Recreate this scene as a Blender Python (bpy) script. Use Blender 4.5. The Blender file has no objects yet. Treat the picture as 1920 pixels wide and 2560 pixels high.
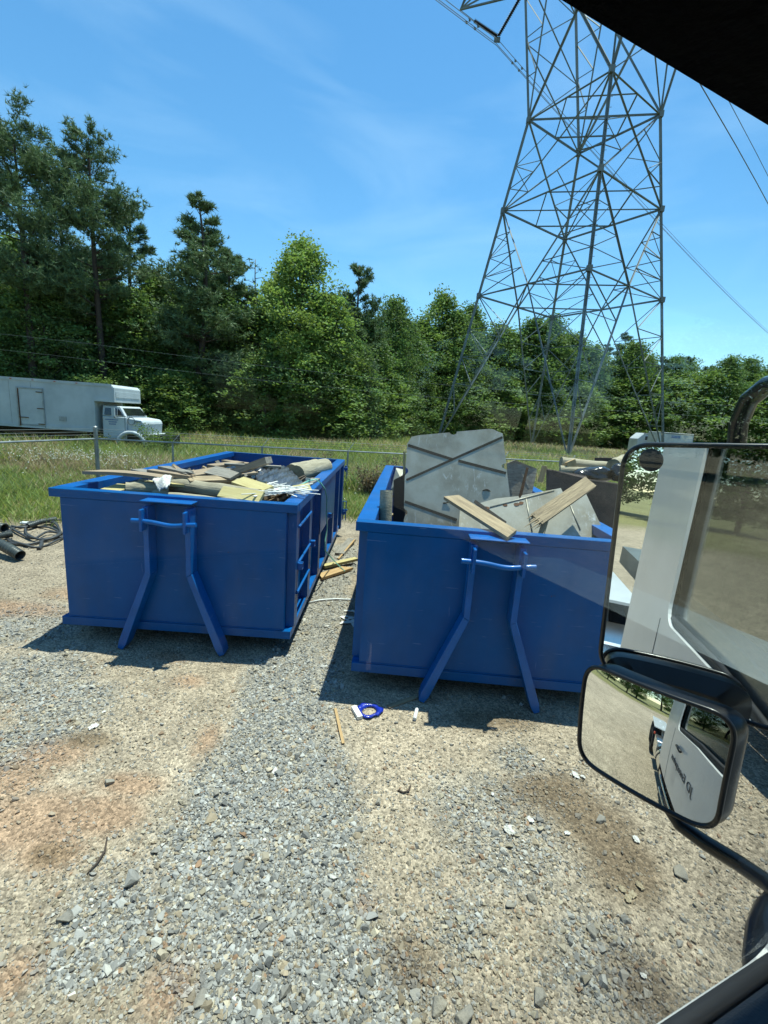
import bpy, bmesh, math, random
import numpy as np
from mathutils import Vector, Matrix

random.seed(7)
RNG = np.random.default_rng(7)
scene = bpy.context.scene
COL = scene.collection

# ------------------------------------------------------------------ camera
F_PX, PITCH, ROLL, EYE = 1117.0, 0.2062, 0.0713, 2.4914      # focal length in pixels of the 1920x2560 frame
cam_d = bpy.data.cameras.new('camera')
cam_d.sensor_fit = 'VERTICAL'
cam_d.sensor_height = 24.0
cam_d.lens = F_PX / 2560 * 24.0
cam_d.clip_start = 0.02
cam_d.clip_end = 3000
cam = bpy.data.objects.new('camera', cam_d)
COL.objects.link(cam)
_f = np.array([0, math.cos(PITCH), -math.sin(PITCH)])
_r0 = np.array([1.0, 0, 0])
_u0 = np.cross(_r0, _f)
_r = math.cos(ROLL) * _r0 + math.sin(ROLL) * _u0
_u = -math.sin(ROLL) * _r0 + math.cos(ROLL) * _u0
cam.matrix_world = Matrix(((_r[0], _u[0], -_f[0], 0), (_r[1], _u[1], -_f[1], 0), (_r[2], _u[2], -_f[2], EYE), (0, 0, 0, 1)))
scene.camera = cam

# ------------------------------------------------------------------ sky, sun, exposure
SUN_DIR = Vector((0.145, 0.15, 1.0)).normalized()            # towards the sun
SUN_EL = math.asin(SUN_DIR.z)
SUN_AZ = math.atan2(SUN_DIR.x, SUN_DIR.y)
world = bpy.data.worlds.new('World')
scene.world = world
world.use_nodes = True
wn, wl = world.node_tree.nodes, world.node_tree.links
wn.clear()
w_out = wn.new('ShaderNodeOutputWorld')
w_bg = wn.new('ShaderNodeBackground')
w_sky = wn.new('ShaderNodeTexSky')
w_sky.sky_type = 'NISHITA'
w_sky.sun_disc = False
w_sky.sun_elevation = SUN_EL
w_sky.sun_rotation = SUN_AZ
w_sky.altitude = 250
w_sky.air_density = 1.1
w_sky.dust_density = 0.1
w_sky.ozone_density = 3.5
# faint high cloud veils drifting over the whole sky
w_tc = wn.new('ShaderNodeTexCoord')
w_map = wn.new('ShaderNodeMapping')
w_map.inputs['Scale'].default_value = (1.3, 1.3, 4.5)
w_map.inputs['Rotation'].default_value = (0.25, 0.1, 0.6)
w_no = wn.new('ShaderNodeTexNoise')
w_no.inputs['Scale'].default_value = 1.7
w_no.inputs['Detail'].default_value = 8
w_no.inputs['Roughness'].default_value = 0.55
w_no.inputs['Distortion'].default_value = 0.8
w_rmp = wn.new('ShaderNodeValToRGB')
w_rmp.color_ramp.elements[0].position = 0.47
w_rmp.color_ramp.elements[0].color = (0, 0, 0, 1)
w_rmp.color_ramp.elements[1].position = 0.85
w_rmp.color_ramp.elements[1].color = (0.12, 0.12, 0.12, 1)
w_mix = wn.new('ShaderNodeMixRGB')
w_mix.inputs['Color2'].default_value = (7.0, 7.9, 8.6, 1)
w_bg.inputs['Strength'].default_value = 0.138
wl.new(w_tc.outputs['Generated'], w_map.inputs['Vector'])
wl.new(w_map.outputs['Vector'], w_no.inputs['Vector'])
wl.new(w_no.outputs['Fac'], w_rmp.inputs['Fac'])
wl.new(w_rmp.outputs['Color'], w_mix.inputs['Fac'])
w_hs = wn.new('ShaderNodeHueSaturation'); w_hs.inputs['Saturation'].default_value = 1.2; w_hs.inputs['Hue'].default_value = 0.494
wl.new(w_sky.outputs['Color'], w_hs.inputs['Color'])
wl.new(w_hs.outputs['Color'], w_mix.inputs['Color1'])
wl.new(w_mix.outputs['Color'], w_bg.inputs['Color'])
wl.new(w_bg.outputs['Background'], w_out.inputs['Surface'])

sun_d = bpy.data.lights.new('sun', 'SUN')
sun_d.energy = 4.6
sun_d.angle = math.radians(0.53)
sun_d.color = (1.0, 0.955, 0.88)
sun = bpy.data.objects.new('sun', sun_d)
COL.objects.link(sun)
sun.rotation_euler = SUN_DIR.to_track_quat('Z', 'Y').to_euler()
sun.location = (8, 8, 60)

scene.view_settings.view_transform = 'Standard'
scene.view_settings.look = 'None'
scene.view_settings.exposure = 0.66
scene.view_settings.gamma = 1.0
scene.view_settings.use_curve_mapping = False
scene.render.engine = 'CYCLES'
scene.cycles.max_bounces = 7
scene.cycles.diffuse_bounces = 3
scene.cycles.glossy_bounces = 4
scene.cycles.transmission_bounces = 4
scene.cycles.transparent_max_bounces = 12
scene.cycles.caustics_reflective = False
scene.cycles.caustics_refractive = False
scene.cycles.use_denoising = True

# ------------------------------------------------------------------ picture-to-place helpers (source pixels of the photo -> metres)
def ray(x, y):
    return _f + (x - 960) / F_PX * _r - (y - 1280) / F_PX * _u
EYE_P = np.array([0, 0, EYE])
def at_z(x, y, z=0.0):
    d = ray(x, y)
    return EYE_P + d * (z - EYE) / d[2]
def at_y(x, y, Y):
    d = ray(x, y)
    return EYE_P + d * Y / d[1]

# ------------------------------------------------------------------ object helpers
def tag(o, label=None, cat=None, group=None, kind=None):
    if label: o['label'] = label
    if cat: o['category'] = cat
    if group: o['group'] = group
    if kind: o['kind'] = kind
    return o

def empty(name, loc=(0, 0, 0), rz=0.0):
    o = bpy.data.objects.new(name, None)
    COL.objects.link(o)
    o.location = loc
    o.rotation_euler = (0, 0, rz)
    o.empty_display_size = 0.2
    return o

def copy_tree(o, parent=None):
    c = o.copy()
    COL.objects.link(c)
    c.parent = parent
    for ch in o.children:
        copy_tree(ch, c)
    return c

def frame_of(d, up=(0, 0, 1)):
    d = np.asarray(d, float); d = d / np.linalg.norm(d)
    up = np.asarray(up, float)
    if abs(d @ up) > 0.98 * np.linalg.norm(up): up = np.array([1.0, 0.1, 0])
    a = np.cross(up, d); a /= np.linalg.norm(a)
    b = np.cross(d, a)
    return a, b, d

class MB:
    """collects shapes; build() links them as ONE mesh object"""
    def __init__(s):
        s.v = []; s.f = []; s.col = None
    def add(s, vs, fs):
        k = len(s.v)
        s.v += [tuple(float(c) for c in p) for p in vs]
        s.f += [tuple(i + k for i in f) for f in fs]
        return s
    def box(s, x0, x1, y0, y1, z0, z1):
        vs = [(x, y, z) for z in (z0, z1) for y in (y0, y1) for x in (x0, x1)]
        return s.add(vs, [(0, 2, 3, 1), (4, 5, 7, 6), (0, 1, 5, 4), (2, 6, 7, 3), (0, 4, 6, 2), (1, 3, 7, 5)])
    def hexa(s, p):      # 8 points ordered like box
        return s.add(p, [(0, 2, 3, 1), (4, 5, 7, 6), (0, 1, 5, 4), (2, 6, 7, 3), (0, 4, 6, 2), (1, 3, 7, 5)])
    def bar(s, p0, p1, w, h, up=(0, 0, 1)):
        p0 = np.asarray(p0, float); p1 = np.asarray(p1, float)
        a, b, d = frame_of(p1 - p0, up)
        vs = [p + a * sx * w / 2 + b * sz * h / 2 for sz in (-1, 1) for p in (p0, p1) for sx in (-1, 1)]
        return s.hexa(vs)
    def angle(s, p0, p1, w, th, up=(0, 0, 1)):    # L-profile
        p0 = np.asarray(p0, float); p1 = np.asarray(p1, float)
        a, b, d = frame_of(p1 - p0, up)
        prof = [(0, 0), (w, 0), (w, th), (th, th), (th, w), (0, w)]
        vs = [p + a * (x - w / 2) + b * (y - w / 2) for p in (p0, p1) for x, y in prof]
        fs = [(i, (i + 1) % 6, 6 + (i + 1) % 6, 6 + i) for i in range(6)] + [(5, 4, 3, 0), (3, 2, 1, 0), (6, 9, 10, 11), (6, 7, 8, 9)]
        return s.add(vs, fs)
    def tube(s, pts, r, seg=8, caps=True, closed=False):
        pts = [np.asarray(p, float) for p in pts]
        n = len(pts); rs = r if hasattr(r, '__len__') else [r] * n
        k = len(s.v); prev = None
        for i, p in enumerate(pts):
            if closed: d = pts[(i + 1) % n] - pts[i - 1]
            else: d = pts[min(i + 1, n - 1)] - pts[max(i - 1, 0)]
            if prev is None: a, b, d = frame_of(d)
            else:
                d = d / (np.linalg.norm(d) + 1e-12)
                a = prev - d * (prev @ d); a /= (np.linalg.norm(a) + 1e-12); b = np.cross(d, a)
            prev = a
            for j in range(seg):
                t = 2 * math.pi * j / seg
                s.v.append(tuple(p + rs[i] * (math.cos(t) * a + math.sin(t) * b)))
        for i in range(n if closed else n - 1):
            i2 = (i + 1) % n
            for j in range(seg):
                j2 = (j + 1) % seg
                s.f.append((k + i * seg + j, k + i * seg + j2, k + i2 * seg + j2, k + i2 * seg + j))
        if caps and not closed:
            s.f.append(tuple(k + j for j in reversed(range(seg))))
            s.f.append(tuple(k + (n - 1) * seg + j for j in range(seg)))
        return s
    def prism(s, poly, off):     # poly: list of 3D points, off: extrusion vector
        n = len(poly); off = np.asarray(off, float)
        vs = [np.asarray(p, float) for p in poly] + [np.asarray(p, float) + off for p in poly]
        fs = [tuple(reversed(range(n))), tuple(range(n, 2 * n))] + [(i, (i + 1) % n, n + (i + 1) % n, n + i) for i in range(n)]
        return s.add(vs, fs)
    def build(s, name, m, parent=None, smooth=False, bevel=0.0, center=False, angle=None):
        vs = np.array(s.v, float)
        loc = None
        if center:
            loc = (vs.min(0) + vs.max(0)) / 2; loc[2] = vs[:, 2].min(); vs = vs - loc
        me = bpy.data.meshes.new(name)
        me.from_pydata(vs.tolist(), [], s.f)
        bm = bmesh.new(); bm.from_mesh(me)
        bmesh.ops.recalc_face_normals(bm, faces=bm.faces)
        if bevel > 0:
            bmesh.ops.bevel(bm, geom=list(bm.edges), offset=bevel, segments=1, affect='EDGES', clamp_overlap=True)
        bm.to_mesh(me); bm.free()
        if s.col is not None:
            pass
        me.materials.append(m)
        o = bpy.data.objects.new(name, me)
        COL.objects.link(o)
        if loc is not None: o.location = loc
        if smooth:
            me.shade_smooth()
            if angle is not None:
                me.set_sharp_from_angle(angle=math.radians(angle))
        if parent is not None: o.parent = parent
        return o

def mesh_np(name, verts, tris, m, colors=None, parent=None, quads=False, flat=True):
    """fast mesh from numpy arrays, optional per-vertex colour attribute 'Col'"""
    me = bpy.data.meshes.new(name)
    k = 4 if quads else 3
    nv, nf = len(verts), len(tris)
    me.vertices.add(nv)
    me.vertices.foreach_set('co', np.ascontiguousarray(verts, np.float32).ravel())
    me.loops.add(nf * k)
    me.loops.foreach_set('vertex_index', np.ascontiguousarray(tris, np.int32).ravel())
    me.polygons.add(nf)
    me.polygons.foreach_set('loop_start', np.arange(0, nf * k, k, dtype=np.int32))
    me.update(calc_edges=True)
    if colors is not None:
        c = np.ones((nv, 4), np.float32); c[:, :colors.shape[1]] = colors
        at = me.color_attributes.new('Col', 'FLOAT_COLOR', 'POINT')
        at.data.foreach_set('color', c.ravel())
    if flat: me.shade_flat()
    me.materials.append(m)
    o = bpy.data.objects.new(name, me)
    COL.objects.link(o)
    if parent is not None: o.parent = parent
    return o

# value noise for laying out the ground
_LAT = RNG.random((256, 256))
def vnoise(x, y, s=1.0, seed=0):
    x = np.asarray(x) / s + 37.3 * seed + 500; y = np.asarray(y) / s + 91.7 * seed + 500
    xi = np.floor(x).astype(int); yi = np.floor(y).astype(int)
    fx = x - xi; fy = y - yi
    fx = fx * fx * (3 - 2 * fx); fy = fy * fy * (3 - 2 * fy)
    g = lambda i, j: _LAT[(xi + i) % 256, (yi + j) % 256]
    return (g(0, 0) * (1 - fx) + g(1, 0) * fx) * (1 - fy) + (g(0, 1) * (1 - fx) + g(1, 1) * fx) * fy
def fbm(x, y, s=1.0, seed=0, o=4):
    r = 0; a = 1; t = 0
    for i in range(o):
        r = r + a * vnoise(x, y, s / 2 ** i, seed + i); t += a; a *= 0.5
    return r / t

# ------------------------------------------------------------------ materials
MATS = {}
def mat(name, base, rough=0.55, metal=0.0, c2=None, scale=6.0, lo=0.4, hi=0.65, bump=0.0, bscale=40.0, coat=0.0, spec=0.5,
        stretch=(1, 1, 1), rvar=0.0, speck=None, speck_scale=60.0, speck_at=0.68, per_object=True, trans=0.0, ior=1.45):
    m = bpy.data.materials.new(name); m.use_nodes = True
    nt = m.node_tree; N = nt.nodes; L = nt.links
    p = N['Principled BSDF']
    p.inputs['Roughness'].default_value = rough
    p.inputs['Metallic'].default_value = metal
    p.inputs['Base Color'].default_value = (*base, 1)
    p.inputs['Coat Weight'].default_value = coat
    p.inputs['Coat Roughness'].default_value = 0.08
    p.inputs['Specular IOR Level'].default_value = spec
    p.inputs['IOR'].default_value = ior
    tc = N.new('ShaderNodeTexCoord'); mp = N.new('ShaderNodeMapping')
    mp.inputs['Scale'].default_value = stretch
    L.new(tc.outputs['Object'], mp.inputs['Vector'])
    vec = mp.outputs['Vector']
    if per_object:
        oi = N.new('ShaderNodeObjectInfo'); ml = N.new('ShaderNodeMath'); ml.operation = 'MULTIPLY'; ml.inputs[1].default_value = 57.0
        L.new(oi.outputs['Random'], ml.inputs[0])
        ad = N.new('ShaderNodeVectorMath'); ad.operation = 'ADD'
        L.new(vec, ad.inputs[0]); L.new(ml.outputs[0], ad.inputs[1]); vec = ad.outputs[0]
    col = None
    if c2 is not None:
        no = N.new('ShaderNodeTexNoise'); no.inputs['Scale'].default_value = scale; no.inputs['Detail'].default_value = 7; no.inputs['Roughness'].default_value = 0.6
        L.new(vec, no.inputs['Vector'])
        rp = N.new('ShaderNodeValToRGB')
        rp.color_ramp.elements[0].position = lo; rp.color_ramp.elements[0].color = (*base, 1)
        rp.color_ramp.elements[1].position = hi; rp.color_ramp.elements[1].color = (*c2, 1)
        L.new(no.outputs['Fac'], rp.inputs['Fac']); col = rp.outputs['Color']
        if rvar:
            mr = N.new('ShaderNodeMapRange'); mr.inputs['To Min'].default_value = rough - rvar; mr.inputs['To Max'].default_value = rough + rvar
            mr.inputs['From Min'].default_value = 0.3; mr.inputs['From Max'].default_value = 0.7
            L.new(no.outputs['Fac'], mr.inputs['Value']); L.new(mr.outputs['Result'], p.inputs['Roughness'])
    if speck is not None:
        n2 = N.new('ShaderNodeTexNoise'); n2.inputs['Scale'].default_value = speck_scale; n2.inputs['Detail'].default_value = 3
        L.new(vec, n2.inputs['Vector'])
        r2 = N.new('ShaderNodeValToRGB'); r2.color_ramp.elements[0].position = speck_at; r2.color_ramp.elements[1].position = speck_at + 0.06
        L.new(n2.outputs['Fac'], r2.inputs['Fac'])
        mx = N.new('ShaderNodeMixRGB'); mx.inputs['Color2'].default_value = (*speck, 1); mx.inputs['Color1'].default_value = (*base, 1)
        L.new(r2.outputs['Color'], mx.inputs['Fac'])
        if col is not None: L.new(col, mx.inputs['Color1'])
        col = mx.outputs['Color']
    if col is not None: L.new(col, p.inputs['Base Color'])
    if bump > 0:
        nb = N.new('ShaderNodeTexNoise'); nb.inputs['Scale'].default_value = bscale; nb.inputs['Detail'].default_value = 5
        L.new(vec, nb.inputs['Vector'])
        bp = N.new('ShaderNodeBump'); bp.inputs['Strength'].default_value = bump; bp.inputs['Distance'].default_value = 0.02
        L.new(nb.outputs['Fac'], bp.inputs['Height']); L.new(bp.outputs['Normal'], p.inputs['Normal'])
    MATS[name] = m
    return m

def mat_wood(name, base, c2, ring=24.0, rough=0.75, axis=(1, 9, 9), bump=0.35):
    m = mat(name, base, rough, c2=c2, scale=ring / 6, lo=0.35, hi=0.7, stretch=axis, bump=bump, bscale=ring / 2, spec=0.25)
    return m

def mat_attr(name, rough=0.8, translucent=0.0, bump=0.0, bscale=80.0, spec=0.3, gain=1.0):
    """colour from the vertex colour attribute (each stone / leaf its own colour)"""
    m = bpy.data.materials.new(name); m.use_nodes = True
    nt = m.node_tree; N = nt.nodes; L = nt.links
    p = N['Principled BSDF']; out = N['Material Output']
    at = N.new('ShaderNodeAttribute'); at.attribute_name = 'Col'
    p.inputs['Roughness'].default_value = rough
    p.inputs['Specular IOR Level'].default_value = spec
    L.new(at.outputs['Color'], p.inputs['Base Color'])
    if bump:
        tc = N.new('ShaderNodeTexCoord')
        nb = N.new('ShaderNodeTexNoise'); nb.inputs['Scale'].default_value = bscale; nb.inputs['Detail'].default_value = 4
        L.new(tc.outputs['Object'], nb.inputs['Vector'])
        bp = N.new('ShaderNodeBump'); bp.inputs['Strength'].default_value = bump; bp.inputs['Distance'].default_value = 0.01
        L.new(nb.outputs['Fac'], bp.inputs['Height']); L.new(bp.outputs['Normal'], p.inputs['Normal'])
    if translucent > 0:
        tr = N.new('ShaderNodeBsdfTranslucent')
        hs = N.new('ShaderNodeHueSaturation'); hs.inputs['Value'].default_value = 1.5; hs.inputs['Hue'].default_value = 0.485; hs.inputs['Saturation'].default_value = 1.1
        L.new(at.outputs['Color'], hs.inputs['Color']); L.new(hs.outputs['Color'], tr.inputs['Color'])
        mx = N.new('ShaderNodeMixShader'); mx.inputs['Fac'].default_value = translucent
        L.new(p.outputs['BSDF'], mx.inputs[1]); L.new(tr.outputs['BSDF'], mx.inputs[2]); L.new(mx.outputs['Shader'], out.inputs['Surface'])
    MATS[name] = m
    return m

def mat_glass(name, tint=(0.925, 0.992, 0.965), rough=0.0, f0=0.016, dust=0.0):
    """thin pane: clear, with the mirror reflection of its two faces"""
    m = bpy.data.materials.new(name); m.use_nodes = True
    nt = m.node_tree; N = nt.nodes; L = nt.links
    N.remove(N['Principled BSDF']); out = N['Material Output']
    tr = N.new('ShaderNodeBsdfTransparent'); tr.inputs['Color'].default_value = (*tint, 1)
    gl = N.new('ShaderNodeBsdfGlossy'); gl.inputs['Roughness'].default_value = rough; gl.inputs['Color'].default_value = (1, 1, 1, 1)
    ge = N.new('ShaderNodeNewGeometry'); dt = N.new('ShaderNodeVectorMath'); dt.operation = 'DOT_PRODUCT'
    L.new(ge.outputs['Incoming'], dt.inputs[0]); L.new(ge.outputs['Normal'], dt.inputs[1])
    ab = N.new('ShaderNodeMath'); ab.operation = 'ABSOLUTE'; L.new(dt.outputs['Value'], ab.inputs[0])
    om = N.new('ShaderNodeMath'); om.operation = 'SUBTRACT'; om.inputs[0].default_value = 1.0; L.new(ab.outputs[0], om.inputs[1])
    pw = N.new('ShaderNodeMath'); pw.operation = 'POWER'; pw.inputs[1].default_value = 5.0; L.new(om.outputs[0], pw.inputs[0])
    mu = N.new('ShaderNodeMath'); mu.operation = 'MULTIPLY_ADD'; mu.inputs[1].default_value = 1 - f0; mu.inputs[2].default_value = f0; mu.use_clamp = True
    L.new(pw.outputs[0], mu.inputs[0])
    mx = N.new('ShaderNodeMixShader')
    L.new(mu.outputs[0], mx.inputs['Fac'])
    L.new(tr.outputs['BSDF'], mx.inputs[1]); L.new(gl.outputs['BSDF'], mx.inputs[2])
    last = mx.outputs['Shader']
    if dust > 0:      # thin film of dust on the pane
        df = N.new('ShaderNodeBsdfDiffuse'); df.inputs['Color'].default_value = (0.8, 0.8, 0.78, 1); tl = N.new('ShaderNodeBsdfTranslucent'); tl.inputs['Color'].default_value = (0.8, 0.8, 0.78, 1)
        md = N.new('ShaderNodeMixShader'); L.new(df.outputs[0], md.inputs[1]); L.new(tl.outputs[0], md.inputs[2])
        tc = N.new('ShaderNodeTexCoord'); no = N.new('ShaderNodeTexNoise'); no.inputs['Scale'].default_value = 7.0; no.inputs['Detail'].default_value = 6; L.new(tc.outputs['Object'], no.inputs['Vector'])
        mr = N.new('ShaderNodeMapRange'); mr.inputs['From Min'].default_value = 0.35; mr.inputs['From Max'].default_value = 0.75; mr.inputs['To Min'].default_value = dust * 0.5; mr.inputs['To Max'].default_value = dust * 1.6; L.new(no.outputs['Fac'], mr.inputs['Value'])
        m3 = N.new('ShaderNodeMixShader'); L.new(mr.outputs[0], m3.inputs['Fac']); L.new(last, m3.inputs[1]); L.new(md.outputs[0], m3.inputs[2]); last = m3.outputs[0]
    L.new(last, out.inputs['Surface'])
    MATS[name] = m
    return m

M_BLUE = mat('blue_paint', (0.0, 0.088, 0.29), 0.38, c2=(0.0, 0.074, 0.245), scale=2.2, rvar=0.06, coat=0.06, spec=0.2, bump=0.22, bscale=1.6, speck=(0.03, 0.09, 0.24), speck_scale=26, speck_at=0.76)
M_BLUE2 = mat('blue_paint_trim', (0.002, 0.108, 0.38), 0.38, c2=(0.002, 0.09, 0.31), scale=5, coat=0.12, spec=0.35, bump=0.05, bscale=30, speck=(0.3, 0.4, 0.55), speck_scale=48, speck_at=0.74)
def _wear(m, dust=(0.20, 0.19, 0.17), amt=0.16, chips=(0.10, 0.045, 0.02)):
    """road dust in streaks, hairline scratches and a few rusty chips over the paint"""
    N, L = m.node_tree.nodes, m.node_tree.links; p = N['Principled BSDF']; src = p.inputs['Base Color'].links[0].from_socket; tc = N.new('ShaderNodeTexCoord')
    for sc, scale, det, a0, a1, col_, k in (((1.6, 1.6, 0.5), 1.7, 8, 0.48, 0.80, dust, amt), ((2.0, 2.0, 30.0), 2.4, 3, 0.70, 0.74, (0.14, 0.24, 0.42), 0.5), ((34.0, 34.0, 3.0), 1.1, 3, 0.71, 0.75, (0.12, 0.22, 0.40), 0.45), ((1, 1, 1), 17.0, 4, 0.745, 0.765, chips, 0.8)):
        mp = N.new('ShaderNodeMapping'); mp.inputs['Scale'].default_value = sc; mp.inputs['Rotation'].default_value = (0.1, 0.06, 0); L.new(tc.outputs['Object'], mp.inputs['Vector'])
        no = N.new('ShaderNodeTexNoise'); no.inputs['Scale'].default_value = scale; no.inputs['Detail'].default_value = det; L.new(mp.outputs['Vector'], no.inputs['Vector'])
        mr = N.new('ShaderNodeMapRange'); mr.inputs['From Min'].default_value = a0; mr.inputs['From Max'].default_value = a1; mr.inputs['To Max'].default_value = k; L.new(no.outputs['Fac'], mr.inputs['Value'])
        mx = N.new('ShaderNodeMixRGB'); mx.inputs['Color2'].default_value = (*col_, 1); L.new(mr.outputs[0], mx.inputs['Fac']); L.new(src, mx.inputs['Color1']); src = mx.outputs['Color']
    L.new(src, p.inputs['Base Color'])
_wear(M_BLUE); _wear(M_BLUE2, amt=0.10)
M_STEEL = mat('galvanised_steel', (0.15, 0.175, 0.175), 0.6, 0.2, c2=(0.105, 0.125, 0.125), scale=1.5)
M_POST = mat('weathered_fence_steel', (0.33, 0.35, 0.35), 0.5, 0.5, c2=(0.22, 0.24, 0.24), scale=4)
M_LOG = mat_wood('treated_log', (0.44, 0.385, 0.27), (0.24, 0.205, 0.14), axis=(0.7, 7, 7), bump=0.5)
M_LOGEND = mat('log_end_grain', (0.42, 0.32, 0.19), 0.85, c2=(0.27, 0.20, 0.115), scale=14, bump=0.3, bscale=50)
M_BOARD = mat_wood('weathered_board', (0.40, 0.30, 0.20), (0.22, 0.16, 0.11), axis=(0.8, 10, 10))
M_GREYBOARD = mat_wood('grey_board', (0.31, 0.28, 0.235), (0.16, 0.143, 0.12), axis=(0.8, 10, 10))
M_YELLOW = mat_wood('treated_pine', (0.52, 0.44, 0.21), (0.42, 0.34, 0.15), axis=(0.8, 8, 8), bump=0.15)
M_NEWPINE = mat_wood('bare_pine', (0.50, 0.34, 0.17), (0.36, 0.22, 0.10), axis=(0.8, 8, 8), bump=0.15)
M_PALLET = mat_wood('broken_pallet_wood', (0.44, 0.33, 0.20), (0.21, 0.155, 0.10), axis=(0.8, 7, 7), bump=0.5)
M_WHITEWOOD = mat('white_painted_wood', (0.78, 0.76, 0.70), 0.6, c2=(0.60, 0.56, 0.48), scale=9, lo=0.5, hi=0.8)
M_PLY = mat('brown_sheet', (0.085, 0.055, 0.045), 0.7, c2=(0.05, 0.035, 0.032), scale=10, bump=0.3, bscale=70, speck=(0.16, 0.11, 0.09), speck_scale=90, speck_at=0.66)
M_PLYEDGE = mat('sheet_edge', (0.34, 0.22, 0.15), 0.8, c2=(0.25, 0.16, 0.11), scale=30)
M_BLACKBAG = mat('black_plastic', (0.010, 0.011, 0.012), 0.22, bump=0.9, bscale=7, coat=0.3, spec=0.6)
M_GREYFILM = mat('grey_plastic_film', (0.085, 0.09, 0.10), 0.28, c2=(0.03, 0.032, 0.036), scale=3, stretch=(9, 1, 1), bump=0.25, bscale=6, coat=0.1, spec=0.5)
M_WHITE = mat('white_plastic', (0.76, 0.77, 0.76), 0.5, c2=(0.62, 0.63, 0.62), scale=14)
M_PAPER = mat('crumpled_paper', (0.70, 0.68, 0.63), 0.85, c2=(0.5, 0.46, 0.4), scale=30, bump=0.5, bscale=60)
M_HOSE = mat('black_hose', (0.035, 0.036, 0.038), 0.5, c2=(0.06, 0.062, 0.062), scale=12)
M_PIPE = mat('black_corrugated_pipe', (0.03, 0.036, 0.036), 0.42, c2=(0.055, 0.065, 0.06), scale=5)
M_STRAP = mat('green_strapping', (0.17, 0.46, 0.36), 0.4)
M_BARK = mat('pine_bark', (0.085, 0.06, 0.045), 0.9, c2=(0.05, 0.037, 0.03), scale=5, stretch=(3, 3, 0.7), bump=0.6, bscale=9)
M_BARK2 = mat('grey_bark', (0.13, 0.115, 0.095), 0.9, c2=(0.075, 0.065, 0.055), scale=4, stretch=(2.5, 2.5, 0.7), bump=0.6, bscale=9)
M_SNAG = mat('dead_wood', (0.20, 0.165, 0.13), 0.9, c2=(0.11, 0.09, 0.07), scale=4)
M_LEAF = mat_attr('leaves', 0.6, translucent=0.33)
M_NEEDLE = mat_attr('pine_needles', 0.6, translucent=0.15)
M_GRASS = mat_attr('meadow_grass', 0.6, translucent=0.35)
M_STONE = mat_attr('crushed_stone', 0.88, bump=0.25, bscale=160, spec=0.15)
M_TRUCKWHITE = mat('aged_white_paint', (0.56, 0.60, 0.62), 0.55, c2=(0.42, 0.46, 0.48), scale=0.7, bump=0.12, bscale=1.1, rvar=0.1, per_object=False)
M_CABWHITE = mat('white_cab_paint', (0.60, 0.61, 0.61), 0.3, c2=(0.53, 0.54, 0.54), scale=2, coat=0.4, per_object=False)
M_BLACK = mat('black_trim', (0.012, 0.013, 0.015), 0.45)
M_GLOSSBLACK = mat('gloss_black_plastic', (0.008, 0.008, 0.009), 0.30, coat=0.15)
M_CABIN = mat('dark_cab_lining', (0.0012, 0.0014, 0.0024), 0.9, spec=0.1, bump=0.2, bscale=200)
M_DOORTRIM = mat('grey_blue_door_trim', (0.045, 0.055, 0.068), 0.6, bump=0.2, bscale=300)
M_RUBBER = mat('rubber_seal', (0.025, 0.025, 0.028), 0.7)
M_CHROME = mat('bright_aluminium', (0.78, 0.79, 0.80), 0.22, 1.0)
M_TYRE = mat('tyre_rubber', (0.018, 0.018, 0.018), 0.8, bump=0.3, bscale=40)
M_MIRROR = mat('mirror_silver', (0.88, 0.90, 0.89), 0.0, 1.0)
M_GLASS = mat_glass('window_glass', dust=0.0)
M_TINTGLASS = mat_glass('tinted_window_glass', (0.42, 0.45, 0.44))
M_DARKGLASS = mat('dark_window', (0.01, 0.014, 0.016), 0.06, coat=0.5, spec=0.8)
M_FILL = mat_attr('scrap_fill', 0.85)
M_RUST = mat('rust', (0.16, 0.07, 0.03), 0.85, c2=(0.08, 0.04, 0.025), scale=10)
M_INSUL = mat('dark_insulator', (0.03, 0.028, 0.03), 0.35)
M_WIRE = mat('aluminium_conductor', (0.16, 0.17, 0.18), 0.5, 0.5)
M_CONCRETE = mat('concrete', (0.36, 0.34, 0.31), 0.9, c2=(0.28, 0.27, 0.25), scale=5)
M_BLUEFILM = mat('blue_plastic', (0.01, 0.03, 0.33), 0.3, coat=0.3, bump=0.4, bscale=30)
M_LETTER = mat('dark_lettering', (0.03, 0.035, 0.045), 0.5)
M_BLUELETTER = mat('faded_blue_lettering', (0.16, 0.24, 0.42), 0.6)
M_AMBER = mat('red_marker_lens', (0.45, 0.05, 0.02), 0.3)
M_PLATE = mat('scuffed_aluminium_plate', (0.46, 0.43, 0.345), 0.42, 0.25, spec=0.5, c2=(0.25, 0.225, 0.17), scale=2.2, lo=0.36, hi=0.62, rvar=0.1, bump=0.10, bscale=5, per_object=False)
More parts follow.
